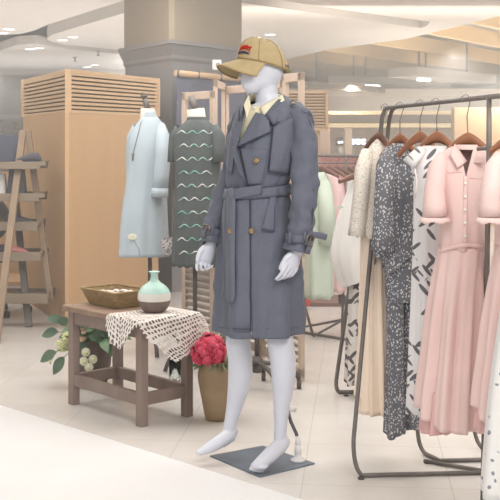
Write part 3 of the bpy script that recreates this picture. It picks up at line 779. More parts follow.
def lace():
    # corner points in table coordinates (u, v)
    front = [(.38, -.02), (.39, -.11), (.43, -.17), (.50, -.21), (.565, -.15), (TU+.01, -.085), (TU+.085, -.055), (TU+.15, .0), (TU+.235, .10), (TU+.27, .15)]
    back = [(.40, TV+.02), (TU+.16, TV+.15)]
    A, B, Cn, D = front[0], front[-1], back[1], back[0]
    n = 54; rows = []; uvs = []
    u0, u1, v0, v1 = -.045, TU+.048, -.048, TV+.048
    for i in range(n+1):
        row = []
        for j in range(n+1):
            a, b = i/n, j/n
            q_ = a*(len(front)-1); k_ = min(int(q_), len(front)-2); f_ = q_-k_
            fu = lerp(front[k_][0], front[k_+1][0], f_); fv = lerp(front[k_][1], front[k_+1][1], f_)
            u = lerp(fu, lerp(D[0], Cn[0], a), b); v = lerp(fv, lerp(D[1], Cn[1], a), b)
            # scalloped rim
            e = min(a, 1-a, b, 1-b)
            if e < .001:
                k = .006*abs(math.sin((a+b)*n*.35)); cu, cv = (A[0]+B[0]+Cn[0]+D[0])/4, (A[1]+B[1]+Cn[1]+D[1])/4
                u += (u-cu)*k*4; v += (v-cv)*k*4
            du = max(0, u-u1); dvv = max(0, v0-v); dw = max(0, v-v1)
            drop = math.sqrt(du*du+dvv*dvv+dw*dw)
            uc = min(u, u1)+min(du, .01)+.1*du; vc = max(v, v0)-min(dvv, .008)-.06*dvv
            vc = min(vc, v1)+.5*dw
            dropz = drop if dw == 0 else drop*.75
            p = T(uc, vc, TH+.003-dropz)
            p += uu*(.008*math.sin(v*38)*min(1, du*9))-vv*(.008*math.sin(u*36)*min(1, dvv*9))
            row.append(p)
        rows.append(row)
    mb = MB().grid(rows)
    o = build('lace_doily', mb, M_lace, loc=T(.45, .14, TH)); tag(o, 'ivory crochet lace cloth draped over the table corner', 'tablecloth')
    me = o.data; uvl = me.uv_layers.new(name='UVMap'); 
    for lp in me.loops:
        i, j = divmod(lp.vertex_index, n+1); uvl.data[lp.index].uv = (i/n, j/n)
lace()
def vase():
    c = T(.49, .165, TH+.004); t = thing('ceramic_vase', 'round glazed vase, mint neck, white middle and brown base', 'vase', c)
    k = 5.5/FP
    pr = [(0.001, 0), (9.5, 0), (12.5, 2), (14.8, 6), (16, 10), (16.4, 14)]
    band = lambda pts, nm, m, cap=(False, False): build(nm, MB().lathe(c, [(r*k, z*k*.9) for r, z in pts], 36, cap), m, t)
    band([(0.001, 0), (9.5, 0), (12.5, 2), (14.8, 6), (16, 9.5), (16.6, 13.2)], 'brown_base', mat('brown_glaze', (136, 120, 112), .25, noise=(20, (118, 104, 98))))
    band([(16.6, 13.2), (17, 15), (17.1, 18), (16.4, 22)], 'white_band', mat('white_glaze', (238, 236, 228), .2, noise=(14, (228, 226, 216))))
    band([(16.4, 22), (14.5, 26), (11, 30), (7, 33), (4.3, 36), (3.6, 40), (3.7, 43), (5.5, 45), (6.2, 45.6), (5.5, 45.8), (3, 44), (2.8, 38)], 'mint_neck', mat('mint_glaze', (168, 214, 202), .2, noise=(16, (206, 232, 222))))
vase()
def basket():
    c = T(.145, .17, TH+.002); a0 = ang_u; t = thing('wicker_tray', 'shallow woven tan basket of white shells on the table', 'basket', c)
    def rect(hx, hy, z, n=10):
        pts = []
        cs = [(-hx, -hy), (hx, -hy), (hx, hy), (-hx, hy)]
        for i in range(4):
            p, q = cs[i], cs[(i+1) % 4]
            for k in range(n):
                x, y = lerp(p[0], q[0], k/n), lerp(p[1], q[1], k/n)
                pts.append(c+uu*x+vv*y+Vector((0, 0, z)))
        return pts
    b = MB(); b.grid([rect(.125, .085, 0), rect(.14, .1, .035), rect(.16, .118, .082)], False, True)
    b.grid([rect(.155, .113, .082), rect(.136, .096, .035), rect(.12, .081, .006)], False, True)
    n0 = len(b.v); b.add(rect(.125, .085, 0), [tuple(range(40))[::-1]]); b.add(rect(.121, .082, .006), [tuple(range(40))])
    build('basket_body', b, M_basket, t)
    build('rim', MB().tube(rect(.158, .116, .083), .006, 8, closed=True), M_basket, t)
    rnd = random.Random(3)
    for i in range(14):
        x = (i % 7-3)*.026+rnd.uniform(-.006, .006); y = (i//7-.5)*.07+rnd.uniform(-.012, .012)
        p = c+uu*x+vv*y+Vector((0, 0, .055+rnd.uniform(0, .014)))
        M = Matrix.Rotation(rnd.uniform(0, 3), 3, 'Z') @ Matrix.Rotation(rnd.uniform(-.4, .4), 3, 'X')
        rows = []
        for k in range(9):
            uu_ = k/8; r = .014*math.sin(pi*uu_)**.7+.0015
            rows.append([p + M @ Vector(((uu_-.5)*.045, r*math.cos(a)*(1+.12*math.sin(3*a)), r*.7*math.sin(a))) for a in [2*pi*j/12 for j in range(12)]])
        o = build('seashell', MB().grid(rows, True, True), M_shell, loc=p)
        tag(o, 'small white shell heaped in the woven basket', 'shell', 'white shells in the basket')
basket()
def leafmesh(mb, p, d, ln, wd, bend=.3):
    d = Vector(d).normalized(); s = d.cross(Vector((.25, -1, .45)))
    if s.length < .1: s = Vector((1, 0, 0))
    s.normalize(); up = s.cross(d); rows = []
    for i in range(7):
        t = i/6; c = p+d*ln*t-Vector((0, 0, bend*ln*t*t)); w = wd*math.sin(pi*min(1, t*.95+.03))**.8/2
        rows.append([c-s*w+up*w*.25, c, c+s*w+up*w*.25])
    mb.grid(rows)
def planter1():
    c = G(92, 385); c.z = 0; k = c.y/FP
    pot = thing('plant_pot', 'dark brown rounded floor pot behind the side table', 'pot', c)
    build('pot_body', MB().lathe(c, [(.001, 0), (.08, 0), (.095, .04), (.108, .12), (.112, .17), (.105, .22), (.09, .25), (.1, .262), (.09, .262), (.08, .24), (.001, .22)], 32), M_potb, pot)
    t = thing('flower_arrangement', 'pale yellow, cream and peach flowers with green leaves in the dark pot', 'flowers', c+Vector((0, 0, .3)))
    rnd = random.Random(5); lf = MB(); lf2 = MB(); st = MB()
    base = c+Vector((0, 0, .25))
    Y = c.y
    def head(px, py, dy): return P(px, py, Y+dy)
    for px, py, dy in [(68, 338, -.08), (63, 345, -.05)]:
        m = MB(); q = head(px, py, dy)
        for i in range(34):
            v = Vector((rnd.gauss(0, 1), rnd.gauss(0, 1), rnd.gauss(0, 1))).normalized(); m.ell(q+v*.033, (.012, .012, .008), n=8, m=6)
        build('yellow_bloom', m, M_fy, t); st.tube([base, q.lerp(base, .4)+Vector((0, 0, .03)), q], .003, 6)
    for px, py, dy in [(86, 352, -.13), (93, 359, -.13), (84, 361, -.13), (89, 367, -.14)]:
        m = MB(); q = head(px, py, dy); m.ell(q, (.021, .018, .02), n=14, m=10)
        for i in range(12):
            a = 2*pi*i/12; m.ell(q+Vector((math.cos(a)*.018, -.006, math.sin(a)*.018)), (.008, .006, .008), n=8, m=6)
        o = build('cream_bloom', m, M_fw, t); build('flower_eye', MB().ell(q+Vector((0, -.018, 0)), (.01, .006, .01), n=10, m=6), M_fy, o); st.tube([base, q.lerp(base, .5), q], .003, 6)
    for px, py, dy in [(84, 330, -.1), (82, 338, -.11), (97, 325, -.1)]:
        m = MB(); q = head(px, py, dy)
        for i in range(9):
            v = Vector((rnd.gauss(0, 1), rnd.gauss(0, 1), rnd.gauss(0, 1))).normalized(); m.ell(q+v*.013, (.012, .01, .012), n=8, m=6)
        build('peach_bloom', m, M_fp, t); st.tube([base, q], .003, 6)
    for i in range(70):
        a = rnd.uniform(0, 2*pi); e = rnd.uniform(.1, 1.3); d = Vector((math.cos(a)*math.cos(e), math.sin(a)*math.cos(e)*.6-.1, math.sin(e)*.9))
        p = base+Vector((rnd.uniform(-.05, .1), rnd.uniform(-.08, .02), rnd.uniform(.0, .1)))+d*.04
        leafmesh(lf if i % 2 else lf2, p, d, rnd.uniform(.08, .13), rnd.uniform(.045, .065), .5)
    for px, py, dx, dz in [(60, 322, -.6, .5), (58, 332, -1, .1), (66, 326, -.3, .7), (56, 352, -1, -.3), (64, 357, -.5, -.6), (72, 322, .5, .5), (108, 330, 1, .2), (104, 345, .8, -.4), (98, 330, .4, .5), (110, 338, .6, 0), (106, 325, .2, .6), (100, 340, -.3, .3), (112, 330, .3, .6), (90, 322, -.3, .6)]:
        q = head(px, py, -.1); leafmesh(lf if px % 2 else lf2, q, (dx, -.2, dz), .09, .06); st.tube([base, q.lerp(base, .4)+Vector((0, 0, .02)), q], .0025, 6)
    q = head(50, 362, -.06); m = MB().ell(q, (.008, .008, .01)); build('bud', m, M_fy, t); st.tube([base, head(58, 350, -.05), q], .002, 6)
    build('light_foliage', lf, M_leaf, t); build('dark_foliage', lf2, M_leafd, t); build('flower_stems', st, M_leaf, t)
planter1()
def urn():
    c = G(215, 419); c.z = 0
    c.x = (217.5-250)*c.y/FP
    t = thing('stoneware_urn', 'tall tan stoneware urn standing right of the side table', 'urn', c)
    k = c.y/FP
    build('urn_body', MB().lathe(c, [(.001, 0), (12*k, 0), (13*k, 4*k), (16*k, 20*k), (19*k, 36*k), (20*k, 44*k), (19*k, 50*k), (16.5*k, 54*k), (16*k, 56*k), (17.5*k, 59*k), (16*k, 59*k), (14*k, 55*k), (.001, 50*k)], 36), M_urn, t)
    f = thing('flower_bunch', 'dense bunch of crimson pink flowers in the tan urn', 'flowers', c+Vector((0, 0, 50*k)))
    rnd = random.Random(8); heads = []; Y = c.y
    st = MB(); lf = MB(); base = c+Vector((0, 0, 50*k))
    cnt = 0
    cc = P(209.5, 352, Y-.02); N_ = 92
    for i in range(N_):
        zz_ = 1-1.45*(i+.5)/N_; a = i*2.39996; r = math.sqrt(1-zz_*zz_)
        q = cc+Vector((r*math.cos(a)*.078, r*math.sin(a)*.08, zz_*.088-.008))*rnd.uniform(.84, 1.14)
        nn = (q-cc).normalized(); rot = nn.to_track_quat('Z', 'Y').to_matrix(); m = MB()
        for ring, (rr, zz) in enumerate(((.0, .007), (.008, .004), (.014, -.001))):
            kk = 1 if ring == 0 else 4+ring*2
            for j in range(kk):
                b = 2*pi*j/kk+ring; m.ell(q+rot @ Vector((rr*math.cos(b), rr*math.sin(b), zz)), (.0065, .0065, .0045), rot, n=7, m=5)
        build('flower_head', m, M_fr if i % 3 else M_fr2, f)
        st.tube([base, q], .002, 5)
    for i in range(26):
        a = rnd.uniform(0, 2*pi); leafmesh(lf, base+Vector((math.cos(a)*.06, math.sin(a)*.06, .03)), (math.cos(a), math.sin(a), .5), .08, .035, .7)
    build('flower_stems', st, M_leaf, f); build('foliage', lf, M_leaf, f)
urn()
def gvase():
    c = G(175, 384); k = c.y/FP
    o = build('glass_vase', MB().lathe(c, [(.001, .003), (5*k, .003), (6*k, 6*k), (6.3*k, 36*k), (5.8*k, 36*k), (5.4*k, 8*k), (.001, .015)], 24), M_glass, loc=c); tag(o, 'clear cylindrical glass vase on the floor behind the table', 'vase')
gvase()

# ================================================================ MANNEQUIN
MY = 4.78
def W(px, py, dy=0): return P(px, py, MY+dy)
def hand(mb, wrist, d, n, t, curl=.9, s=1.0):
    """d finger direction, n towards palm, t thumb side"""
    d = Vector(d).normalized(); n = Vector(n); n = (n-d*n.dot(d)).normalized(); t0 = d.cross(n).normalized()
    t = t0 if t0.dot(Vector(t)) > 0 else -t0
    # palm
    rows = []
    for i in range(8):
        u = i/7; wd = lerp(.026, .040, min(1, u*1.6))*s; th = lerp(.022, .013, u)*s
        if i == 7: wd *= .8; th *= .7
        c = wrist+d*(.088*s*u-.004)+n*.004*u
        rows.append([c+t*wd*math.cos(a)+n*th*math.sin(a) for a in [2*pi*k/16 for k in range(16)]])
    mb.grid(rows, True, True); b = len(mb.v)-128; mb.f += [tuple(b+k for k in range(16))[::-1], tuple(b+112+k for k in range(16))]; mb.sm += [True, True]
    for i, (off, ln, cu) in enumerate([(.031, .072, .45), (.0105, .08, .8), (-.0105, .075, 1.0), (-.030, .06, 1.2)]):
        p = wrist+d*(.07-.004*abs(i-1))*s+t*off*s; pts = [p]; a = .12; q = p+d*.016*s; pts.append(q)
        for j, sl in enumerate((.45, .3, .25)):
            a += curl*cu*(.35, .6, .4)[j]
            for _ in range(2):
                q = q+(d*math.cos(a)+n*math.sin(a)+t*off*.9)*ln*s*sl/2; pts.append(q)
        r = [.0090, .0090, .0084, .0082, .0080, .0074, .0066, .0042]
        mb.tube(pts, [x*s for x in r[:len(pts)]], 10)
    p = wrist+d*.022*s+t*.022*s; a1 = (d*.8+t*.55+n*.15).normalized(); a2 = (d*.97+t*.12+n*.2).normalized(); a3 = (d*.95-t*.1+n*.3).normalized()
    mb.tube([p, p+a1*.03*s, p+a1*.03*s+a2*.03*s, p+a1*.03*s+a2*.03*s+a3*.02*s, p+a1*.03*s+a2*.03*s+a3*.028*s], [.016*s, .0135*s, .011*s, .009*s, .005*s], 12)
def mannequin():
    t = thing('mannequin', 'glossy bluish white full body mannequin wearing the trench coat', 'mannequin', Vector((W(262, 0).x, MY, 0)))
    b = MB()
    Hd = Vector((-.9, -.43, 0)); HR = Matrix((( -.9, .43, 0), (-.43, -.9, 0), (0, 0, 1))).transposed()
    HR = Matrix(((-.9, .43, 0), (-.43, -.9, 0), (0, 0, 1)))
    tilt = Matrix.Rotation(math.radians(6), 3, Vector((.43, -.9, 0)))
    R_ = HR
    b.ell(W(263, 67), (.094, .075, .103), R_, 32, 20)
    b.ell(W(260, 76), (.088, .066, .07), R_, 28, 16)
    # jaw / chin
    b.tube([W(262, 74), W(257, 80, -.01), W(251.5, 86, -.02), W(248.5, 89, -.025)], [.066, .056, .040, .024], 24)
    b.tube([W(254, 68, -.015), W(251, 77, -.022), W(248.3, 87, -.027)], [.060, .044, .027], 24)
    b.ell(W(252, 80, -.03), (.05, .046, .06), R_, 24, 14)
    b.ell(W(261.5, 76, 0), (.084, .068, .078), R_, 28, 16)
    # neck
    b.tube([W(269, 112), W(268, 104), W(266.5, 95), W(266, 84), W(267, 74)], [.075, .056, .047, .046, .05], 24)
    # torso
    tors = Sil(MY, [(101, 262, 276, .05), (107, 246, 290, .07), (114, 241, 294, .08), (130, 239, 293, .095), (150, 240, 289, .1), (175, 241, 283, .085), (190, 240, 282, .085), (215, 235, 288, .11), (240, 234, 291, .12), (252, 236, 290, .1)])
    tm = tors.mesh(101, 252, 48, 30, True); k = len(tm.v); tm.f.append(tuple(k-48+i for i in range(48))[::-1]); tm.sm.append(True)
    b.add(tm.v, tm.f, True)
    # legs (px-left leg is the mannequin's right)
    b.tube([W(247, 235, .05), W(245, 262, .05), W(242, 300, .05), W(239, 328, .03), W(238, 343, .02), W(240, 358, .03), W(240.5, 372, .05), W(238, 390, .07), W(234.5, 406, .085), W(231, 420, .09), W(229, 430, .09), W(229.5, 436, .09)],
           [.066, .070, .064, .056, .054, .052, .054, .046, .036, .029, .027, .024], 24)
    b.tube([W(233, 428, .11), W(226, 437, .07), W(216, 444, .03), W(206, 449.5, .0), W(199, 452.5, -.02), W(196.5, 453, -.03)], [.026, .030, .028, .022, .014, .007], 20, 1.0)
    b.tube([W(235, 430, .12), W(231, 437, .09), W(222, 444, .05)], [.018, .022, .018], 14)
    b.tube([W(272, 235, -.01), W(274, 262, .0), W(277, 300, -.01), W(280, 326, -.04), W(280.5, 343, -.06), W(283, 360, -.05), W(283.5, 374, -.045), W(283, 392, -.04), W(281.5, 410, -.04), W(280.5, 426, -.04), W(280, 436, -.04), W(280.5, 443, -.04)],
           [.062, .064, .062, .058, .057, .056, .053, .044, .034, .028, .027, .027], 24)
    b.tube([W(285, 440, -.02), W(279, 447, -.06), W(271, 454, -.1), W(263, 461, -.13), W(256, 465.5, -.15), W(252, 467.5, -.16)], [.028, .033, .033, .029, .021, .011], 20)
    b.tube([W(285.5, 440, -.01), W(283, 447, -.03), W(275, 456, -.08), W(267, 463, -.11)], [.018, .020, .018, .016], 14)
    b.ell(W(259.5, 465.5, -.135), (.036, .04, .017), Matrix.Rotation(.9, 3, 'Z'), 20, 12)
    for i in range(5):
        q0 = W(257+2.0*i, 464.5+.9*i, -.135-.002*i); q1 = W(249.5+2.9*i, 469.6+1.5*i-.22*i*i, -.16+.002*i)
        b.tube([q0, q0.lerp(q1, .6), q1], [.012-.0012*i, .0105-.0009*i, .0065], 10)
    # arms
    b.tube([W(290, 114, -.03), W(300, 124, -.07), W(304, 150, -.1), W(306, 180, -.11), W(305, 192, -.12), W(303, 215, -.15), W(299, 240, -.17), W(297, 254, -.18)], [.036, .036, .034, .032, .031, .03, .026, .024], 20)
    b.tube([W(246, 116, .05), W(242, 124, .09), W(236, 150, .1), W(229, 180, .1), W(226, 192, .09), W(218, 215, .05), W(212, 238, .02), W(210, 247, .01)], [.036, .032, .03, .028, .027, .026, .024, .023], 20)
    Fv = Vector((-.64, -.77, 0)); Lv = Vector((.77, -.64, 0))
    hand(b, W(297, 251, -.18), (-.38, -.2, -1), Vector((-.55, .6, -.1)), Fv, .95, .98)
    hand(b, W(210.5, 245, .01), (-.42, -.2, -1), Lv*.8+Fv*.3, Fv, 1.45, .92)
    o = build('body', b, M_mann, t)
    m = o.modifiers.new('re', 'REMESH'); m.mode = 'VOXEL'; m.voxel_size = .003; m.use_smooth_shade = True
    m = o.modifiers.new('sm', 'SMOOTH'); m.iterations = 7; m.factor = .5
    # steel base plate + calf rod
    pl = [G(210, 455.5, .006), G(260, 476.5, .006), G(315, 463, .006), G(263, 445.5, .006)]
    build('base_plate', MB().prism(pl, .0, .007), M_plate, t, bevel=.002)
    rc = G(298, 461, .007); rc = Vector((rc.x, rc.y, .007))
    build('rod_socket', MB().lathe(rc, [(.001, 0), (.032, 0), (.032, .008), (.017, .014), (.014, .035), (.016, .04), (.014, .07), (.001, .07)], 20), M_whplast, t)
    Yr = rc.y
    build('support_rod', MB().tube([P(298, 455, Yr), P(298, 441, Yr), P(296.5, 434, Yr), P(291, 422, Yr), P(289, 415, Yr-.02), P(287.5, 408, MY-.04)], .0075, 10), M_chrome, t)
    build('rod_clamp', MB().tube([P(298, 449, Yr), P(298, 436, Yr)], .012, 12), M_whplast, t)
    build('calf_bolt', MB().tube([P(286, 407, MY-.04), P(294.5, 409.5, MY+.0)], .012, 12), M_whplast, t)
mannequin()

# ---- shirt
def shirt():
    t = thing('cream_shirt', 'cream collared shirt showing inside the open coat neck', 'shirt', W(262, 190))
    s = Sil(MY, [(99, 253, 280, .055), (105, 244, 288, .075), (112, 238, 297, .095), (122, 235, 300, .108), (140, 234, 297, .118), (165, 236, 290, .115), (190, 237, 286, .1), (215, 234, 290, .12)])
    build('shirt_body', s.mesh(106.5, 212, 64, 30), M_cream, t, solid=.002)
    pth = [(262, 107.5, -.08), (272, 102, -.066), (282, 96, -.02), (277, 93.5, .045), (265, 92.5, .06), (254, 93.5, .045), (248.5, 96, -.005), (249, 106, -.07)]
    rws = []
    for u in (0, .5, 1):
        row = []
        for i in range(len(pth)-1):
            for k in range(5):
                q = Vector(W(*pth[i])).lerp(W(*pth[i+1]), k/5); row.append(q+Vector(((q.x-W(265, 0).x)*.12*u, (q.y-MY)*.12*u, -.035*u)))
        rws.append(row)
    build('collar_stand', MB().grid(rws), M_cream, t, solid=.003)
    def leafq(q):
        rows = []
        for i in range(7):
            u = i/6; rows.append([Vector([lerp(lerp(W(*q[0])[k], W(*q[1])[k], v), lerp(W(*q[3])[k], W(*q[2])[k], v), u) for k in range(3)])+Vector((0, -.006*math.sin(pi*u), .0)) for v in [j/6 for j in range(7)]])
        return MB().grid(rows)
    build('collar_point', leafq([(282.5, 94.5, -.03), (260, 106.5, -.095), (264, 116, -.13), (284.5, 100, -.07)]), M_cream, t, solid=.003)
    build('collar_point', leafq([(248.5, 94.5, -.02), (251, 106, -.095), (247, 118.5, -.13), (243.5, 105, -.09)]), M_cream, t, solid=.003)
    build('placket', s.line([(255, 110), (249, 125), (240, 142)], .004, .0035), M_cream, t)
    build('button', MB().ell(s.proj(254.5, 108, .01), (.006, .003, .006)), M_whplast, t)
shirt()
# ---- trench coat
SC = Sil(MY, [(97, 248, 285, .07), (103, 243, 291, .085), (108, 240, 298, .10), (114, 236.5, 303, .12), (122, 233, 304, .132), (135, 229.5, 303, .142), (150, 227.5, 300, .145), (165, 227, 295, .14), (180, 227, 290, .125), (190, 228, 288.5, .118), (200, 226, 290, .125), (215, 223.5, 293, .135), (240, 221, 297.5, .145), (270, 218.5, 301, .155), (300, 218, 301.5, .163), (334, 217, 302.5, .17)], fold=.012, nf=6, seed=2, f0=192, f1=300, wr=.010)
def coat():
    t = thing('trench_coat', 'belted slate blue double breasted trench coat on the mannequin', 'coat', W(262, 332))
    def vl(py): return 236-(py-143)*.0+min(0, (py-143))*-.02
    def op(py):
        def ang(px):
            cx, a, b = SC.ring(py); x = (px-250)*(MY-b*.8)/FP; u = max(-.995, min(.995, (x-cx)/a)); return -math.acos(u)
        if py < 146:
            tt = (146-py)/46
            l = 237+tt*8; r = 238+tt*40
            return ang(r), ang(l)
        if py > 292:
            k = (py-292)/40; a = ang(250.5); return a+.015*k, a-.015*k
        a = ang(lerp(238, 250, min(1, (py-146)/45))); return a, a
    build('coat_body', SC.mesh(100, 331, 128, 90, op=op, edge=lambda p: 1.4*-math.sin(p)), M_coat, t, solid=.004)
    def patch(nm, q, off, th=.003, m=M_coat, bump=0, par=None): return build(nm, SC.patch(q, off, 10, 10, bump), m, par or t, solid=th)
    # front overlap strip
    patch('front_flap', [(240, 148), (268, 150), (262, 185), (248, 187)], .005)
    rows = [[(226+6*0, 200), (249.5, 200)], [(249.8, 331), (224, 331)]]
    patch('front_panel', [(233, 197), (250, 197), (251, 331.5), (228, 331.5)], .007, .004)
    # lapels
    lap = patch('lapel', [(256, 112.5), (268.5, 116), (271.5, 131.5), (237, 147.5)], .016, .004, bump=.006)
    build('lapel_stitch', SC.line([(265, 115.5), (268.5, 116), (271.3, 131.6)], .021, .0018).tube([SC.proj(lerp(271.3, 237, i/10), lerp(131.6, 147.3, i/10), .021) for i in range(11)], .0018, 6), M_coatd, lap)
    patch('lapel', [(245.5, 107), (238, 117), (229.5, 147), (237, 147)], .014, .004)
    patch('lapel', [(237, 146), (229.5, 146), (238, 172), (247.5, 185)], .014, .004)
    build('lapel_edge', SC.line([(237, 147), (242, 165), (247.5, 185)], .018, .002), M_coatd, t)
    # collar: standing fall behind the neck down to the points
    rows = []
    inner = [(245, 100, -.06), (247, 97, .0), (254, 93.5, .06), (266, 92, .075), (278, 93, .055), (284, 96, .0), (284, 99, -.055), (276, 105.5, -.105), (264.5, 115, -.14)]
    outer = [(239.5, 121, -.115), (239, 111, -.05), (244, 103, .09), (262, 99, .125), (284, 99, .1), (293, 103, .0), (290, 110, -.075), (283, 119, -.115), (274, 125.5, -.15)]
    for u in (0, .25, .5, .75, 1):
        row = []
        for i in range(len(inner)-1):
            for k in range(4):
                v = k/4
                A = Vector(W(*inner[i])).lerp(W(*inner[i+1]), v); B = Vector(W(*outer[i])).lerp(W(*outer[i+1]), v)
                p = A.lerp(B, u); p += Vector((0, -.006, .01))*math.sin(pi*u); row.append(p)
        row.append(Vector(W(*inner[-1])).lerp(W(*outer[-1]), u))
        rows.append(row)
    co = build('collar', MB().grid(rows), M_coat, t, solid=.004)
    build('collar_edge', MB().tube([p+Vector((0, -.004, 0)) for p in rows[-1]]+[p+Vector((0, -.004, 0)) for p in [rows[i][-1] for i in (3, 2, 1, 0)]], .0022, 6), M_coatd, co)
    # storm flaps
    sf = patch('storm_flap', [(273, 127), (300, 114), (294, 175.5), (268.5, 172)], .011, .004, bump=.004)
    build('storm_flap_stitch', SC.line([(273, 128), (268.7, 171.5), (293.8, 175)], .016, .0018), M_coatd, sf)
    patch('storm_flap', [(234, 126), (237, 130), (232, 174), (228, 173)], .01, .004)
    # belt
    rows = []
    for v in (0, .33, .66, 1):
        row = []
        for k in range(73):
            ph = 2*pi*k/72; y = 185+v*10.5+2.5*math.cos(ph)*-1+1.0
            row.append(SC.pt(ph, y, .011+.002*math.sin(pi*v)))
        rows.append(row)
    build('belt', MB().grid(rows), M_coat, t, solid=.004)
    build('belt_stitch', SC.line([(236, 189), (262, 187.5), (286, 184.5)], .018, .001), M_coatd, t)
    patch('belt_wrap', [(229, 190), (262, 184.5), (262, 193.5), (232, 200)], .02, .004, bump=.004)
    kn = MB().ell(SC.proj(231.5, 194, .02), (.022, .018, .027)); build('belt_knot', kn, M_coat, t)
    def ribbon(nm, pts, wd, off=.016):
        rws = []
        for i in range(len(pts)-1):
            for k in range(6):
                x, y = lerp(pts[i][0], pts[i+1][0], k/6), lerp(pts[i][1], pts[i+1][1], k/6)
                rws.append([SC.proj(x-wd/2, y, off+.003*math.sin(y*.12)), SC.proj(x, y, off+.006+.003*math.sin(y*.12)), SC.proj(x+wd/2, y, off+.003*math.sin(y*.12))])
        x, y = pts[-1]; rws.append([SC.proj(x-wd/2*.6, y-1, off), SC.proj(x, y+2, off+.003), SC.proj(x+wd/2*.6, y-1, off)])
        build(nm, MB().grid(rws), M_coat, t, solid=.004)
    ribbon('belt_tail', [(231.5, 196), (231, 225), (230.5, 260), (231, 303)], 8.5, .022)
    ribbon('belt_tail', [(228, 196), (225.5, 215), (226.5, 245), (229, 262)], 6, .012)
    # pocket welt
    pk = patch('pocket_welt', [(270.5, 196), (275.5, 195), (274, 232), (261.5, 230.5)], .009, .004)
    build('pocket_stitch', SC.line([(262, 229.5), (274, 231), (275, 205)], .015, .0012), M_coatd, pk)
    build('front_edge', SC.line([(250.3, 197), (250.3, 230), (250.6, 331)], .012, .0026), M_coatd, t)
    build('front_seam', SC.line([(258, 236), (259, 275), (258.5, 300), (252, 296)], .003, .001), M_coatd, t)
    build('side_seam', SC.line([(275, 200), (279, 240), (278, 280), (281, 330)], .002, .0014), M_coatd, t)
    build('hem_stitch', SC.line([(217, 327), (235, 329), (250, 329.5)], .012, .001).tube([SC.proj(lerp(251, 303, i/14), 329-i*.1, .003) for i in range(15)], .001, 6), M_coatd, t)
    # buttons
    for px, py, off in ((256.3, 160.5, .013), (251.5, 231, .013), (230.5, 231, .03)):
        q = SC.proj(px, py, off); bt = MB()
        bt.tube([q, q+Vector((0, -.005, 0))], [.0125, .011], 20); bt.tube([q+Vector((0, -.005, 0)), q+Vector((0, -.0065, 0))], [.0105, .0095], 20)
        bo = build('button', bt, M_horn, t)
        bh = MB()
        for dx in (-.003, .003):
            for dz in (-.003, .003): bh.ell(q+Vector((dx, -.0068, dz)), (.0012, .0008, .0012), n=8, m=5)
        build('button_hole', bh, M_coatd, bo)
    # sleeves
    def sleeve(pts, rs, n=28, sd=0):
        P_ = []; R_ = []
        for i in range(len(pts)-1):
            for k in range(6):
                tt = k/6; a = pts[max(i-1, 0)]; b = pts[i]; c = pts[i+1]; d = pts[min(i+2, len(pts)-1)]
                f = [0.5*((2*b[j])+(-a[j]+c[j])*tt+(2*a[j]-5*b[j]+4*c[j]-d[j])*tt*tt+(-a[j]+3*b[j]-3*c[j]+d[j])*tt**3) for j in range(3)]
                P_.append(W(*f)); R_.append(lerp(rs[i], rs[i+1], tt))
        P_.append(W(*pts[-1])); R_.append(rs[-1])
        mb = MB().tube(P_, R_, n, cap=False, up=(0, -1, 0))
        for i in range(len(P_)):
            for k in range(n):
                v = mb.v[i*n+k]; a = 2*pi*k/n; am = .0035*(1+.6*math.sin(i*.5+sd))
                mb.v[i*n+k] = v+(v-P_[i]).normalized()*(am*(math.sin(3*a+i*.23+sd)+.6*math.sin(i*.95+a*1.3+sd))+.011*noise.noise(Vector((math.cos(a)*1.6, math.sin(a)*1.6, i*.33+sd*4))))
        return mb
    rs_ = [(290, 109, -.02), (297, 114, -.045), (302, 126, -.08), (304, 145, -.1), (304.5, 165, -.11), (304, 185, -.12), (303, 205, -.14), (301.5, 222, -.155), (299, 238, -.17), (296.5, 251, -.175)]
    build('sleeve', sleeve(rs_, [.036, .048, .056, .058, .057, .056, .055, .052, .052, .056]), M_coat, t, solid=.004)
    ls_ = [(247, 113, .03), (243, 118, .06), (240, 128, .09), (236.5, 147, .1), (232.5, 165, .105), (228, 185, .095), (221.5, 205, .07), (217.5, 220, .045), (214.5, 232, .025), (212.5, 244, .01)]
    build('sleeve', sleeve(ls_, [.036, .045, .050, .049, .048, .047, .047, .046, .047, .050], sd=2), M_coat, t, solid=.004)
    # sleeve seam
    build('sleeve_seam', MB().tube([W(306, 113, -.09), W(311, 125, -.13), W(313.5, 145, -.14), W(313.5, 180, -.15), W(312, 225, -.19)], .0014, 6), M_coatd, t)
    # epaulettes
    def strap(nm, pts, wd, th=.004, nrm=(0, 0, 1)):
        return build(nm, MB().tube([W(*p) for p in pts], [wd/2]*len(pts), 12, th/wd*2.2, up=nrm), M_coat, t)
    strap('epaulette', [(284, 104, -.03), (292, 105.2, -.05), (300, 108.5, -.075), (307, 113, -.1)], .034)
    build('epaulette_button', MB().tube([W(293, 103.6, -.06), W(293, 102.6, -.062)], .008, 12), M_horn, t)
    strap('shoulder_loop', [(309, 112, -.11), (312.2, 116, -.12), (313, 122, -.135)], .016, nrm=(1, 0, 0))
    # cuff straps with buckles
    def band(c, ax, r, wd, nm='cuff_strap'):
        ax = Vector(ax).normalized(); c = W(*c)
        u = ax.orthogonal().normalized(); v = ax.cross(u); rws = []
        for k in (-.5, -.17, .17, .5):
            rws.append([c+ax*wd*k+(u*math.cos(a)+v*math.sin(a))*(r+.002*math.cos(2*a)) for a in [2*pi*j/36 for j in range(36)]])
        return build(nm, MB().grid(rws, True, True), M_coat, t, solid=.004)
    band((299.5, 238, -.172), (-.1, 0, -1), .060, .032)
    tail = [(308, 234.5, -.225), (316, 235, -.22), (322, 236, -.205), (326.5, 237.5, -.2)]
    strap('strap_tail', tail, .026, nrm=(0, -1, .0))
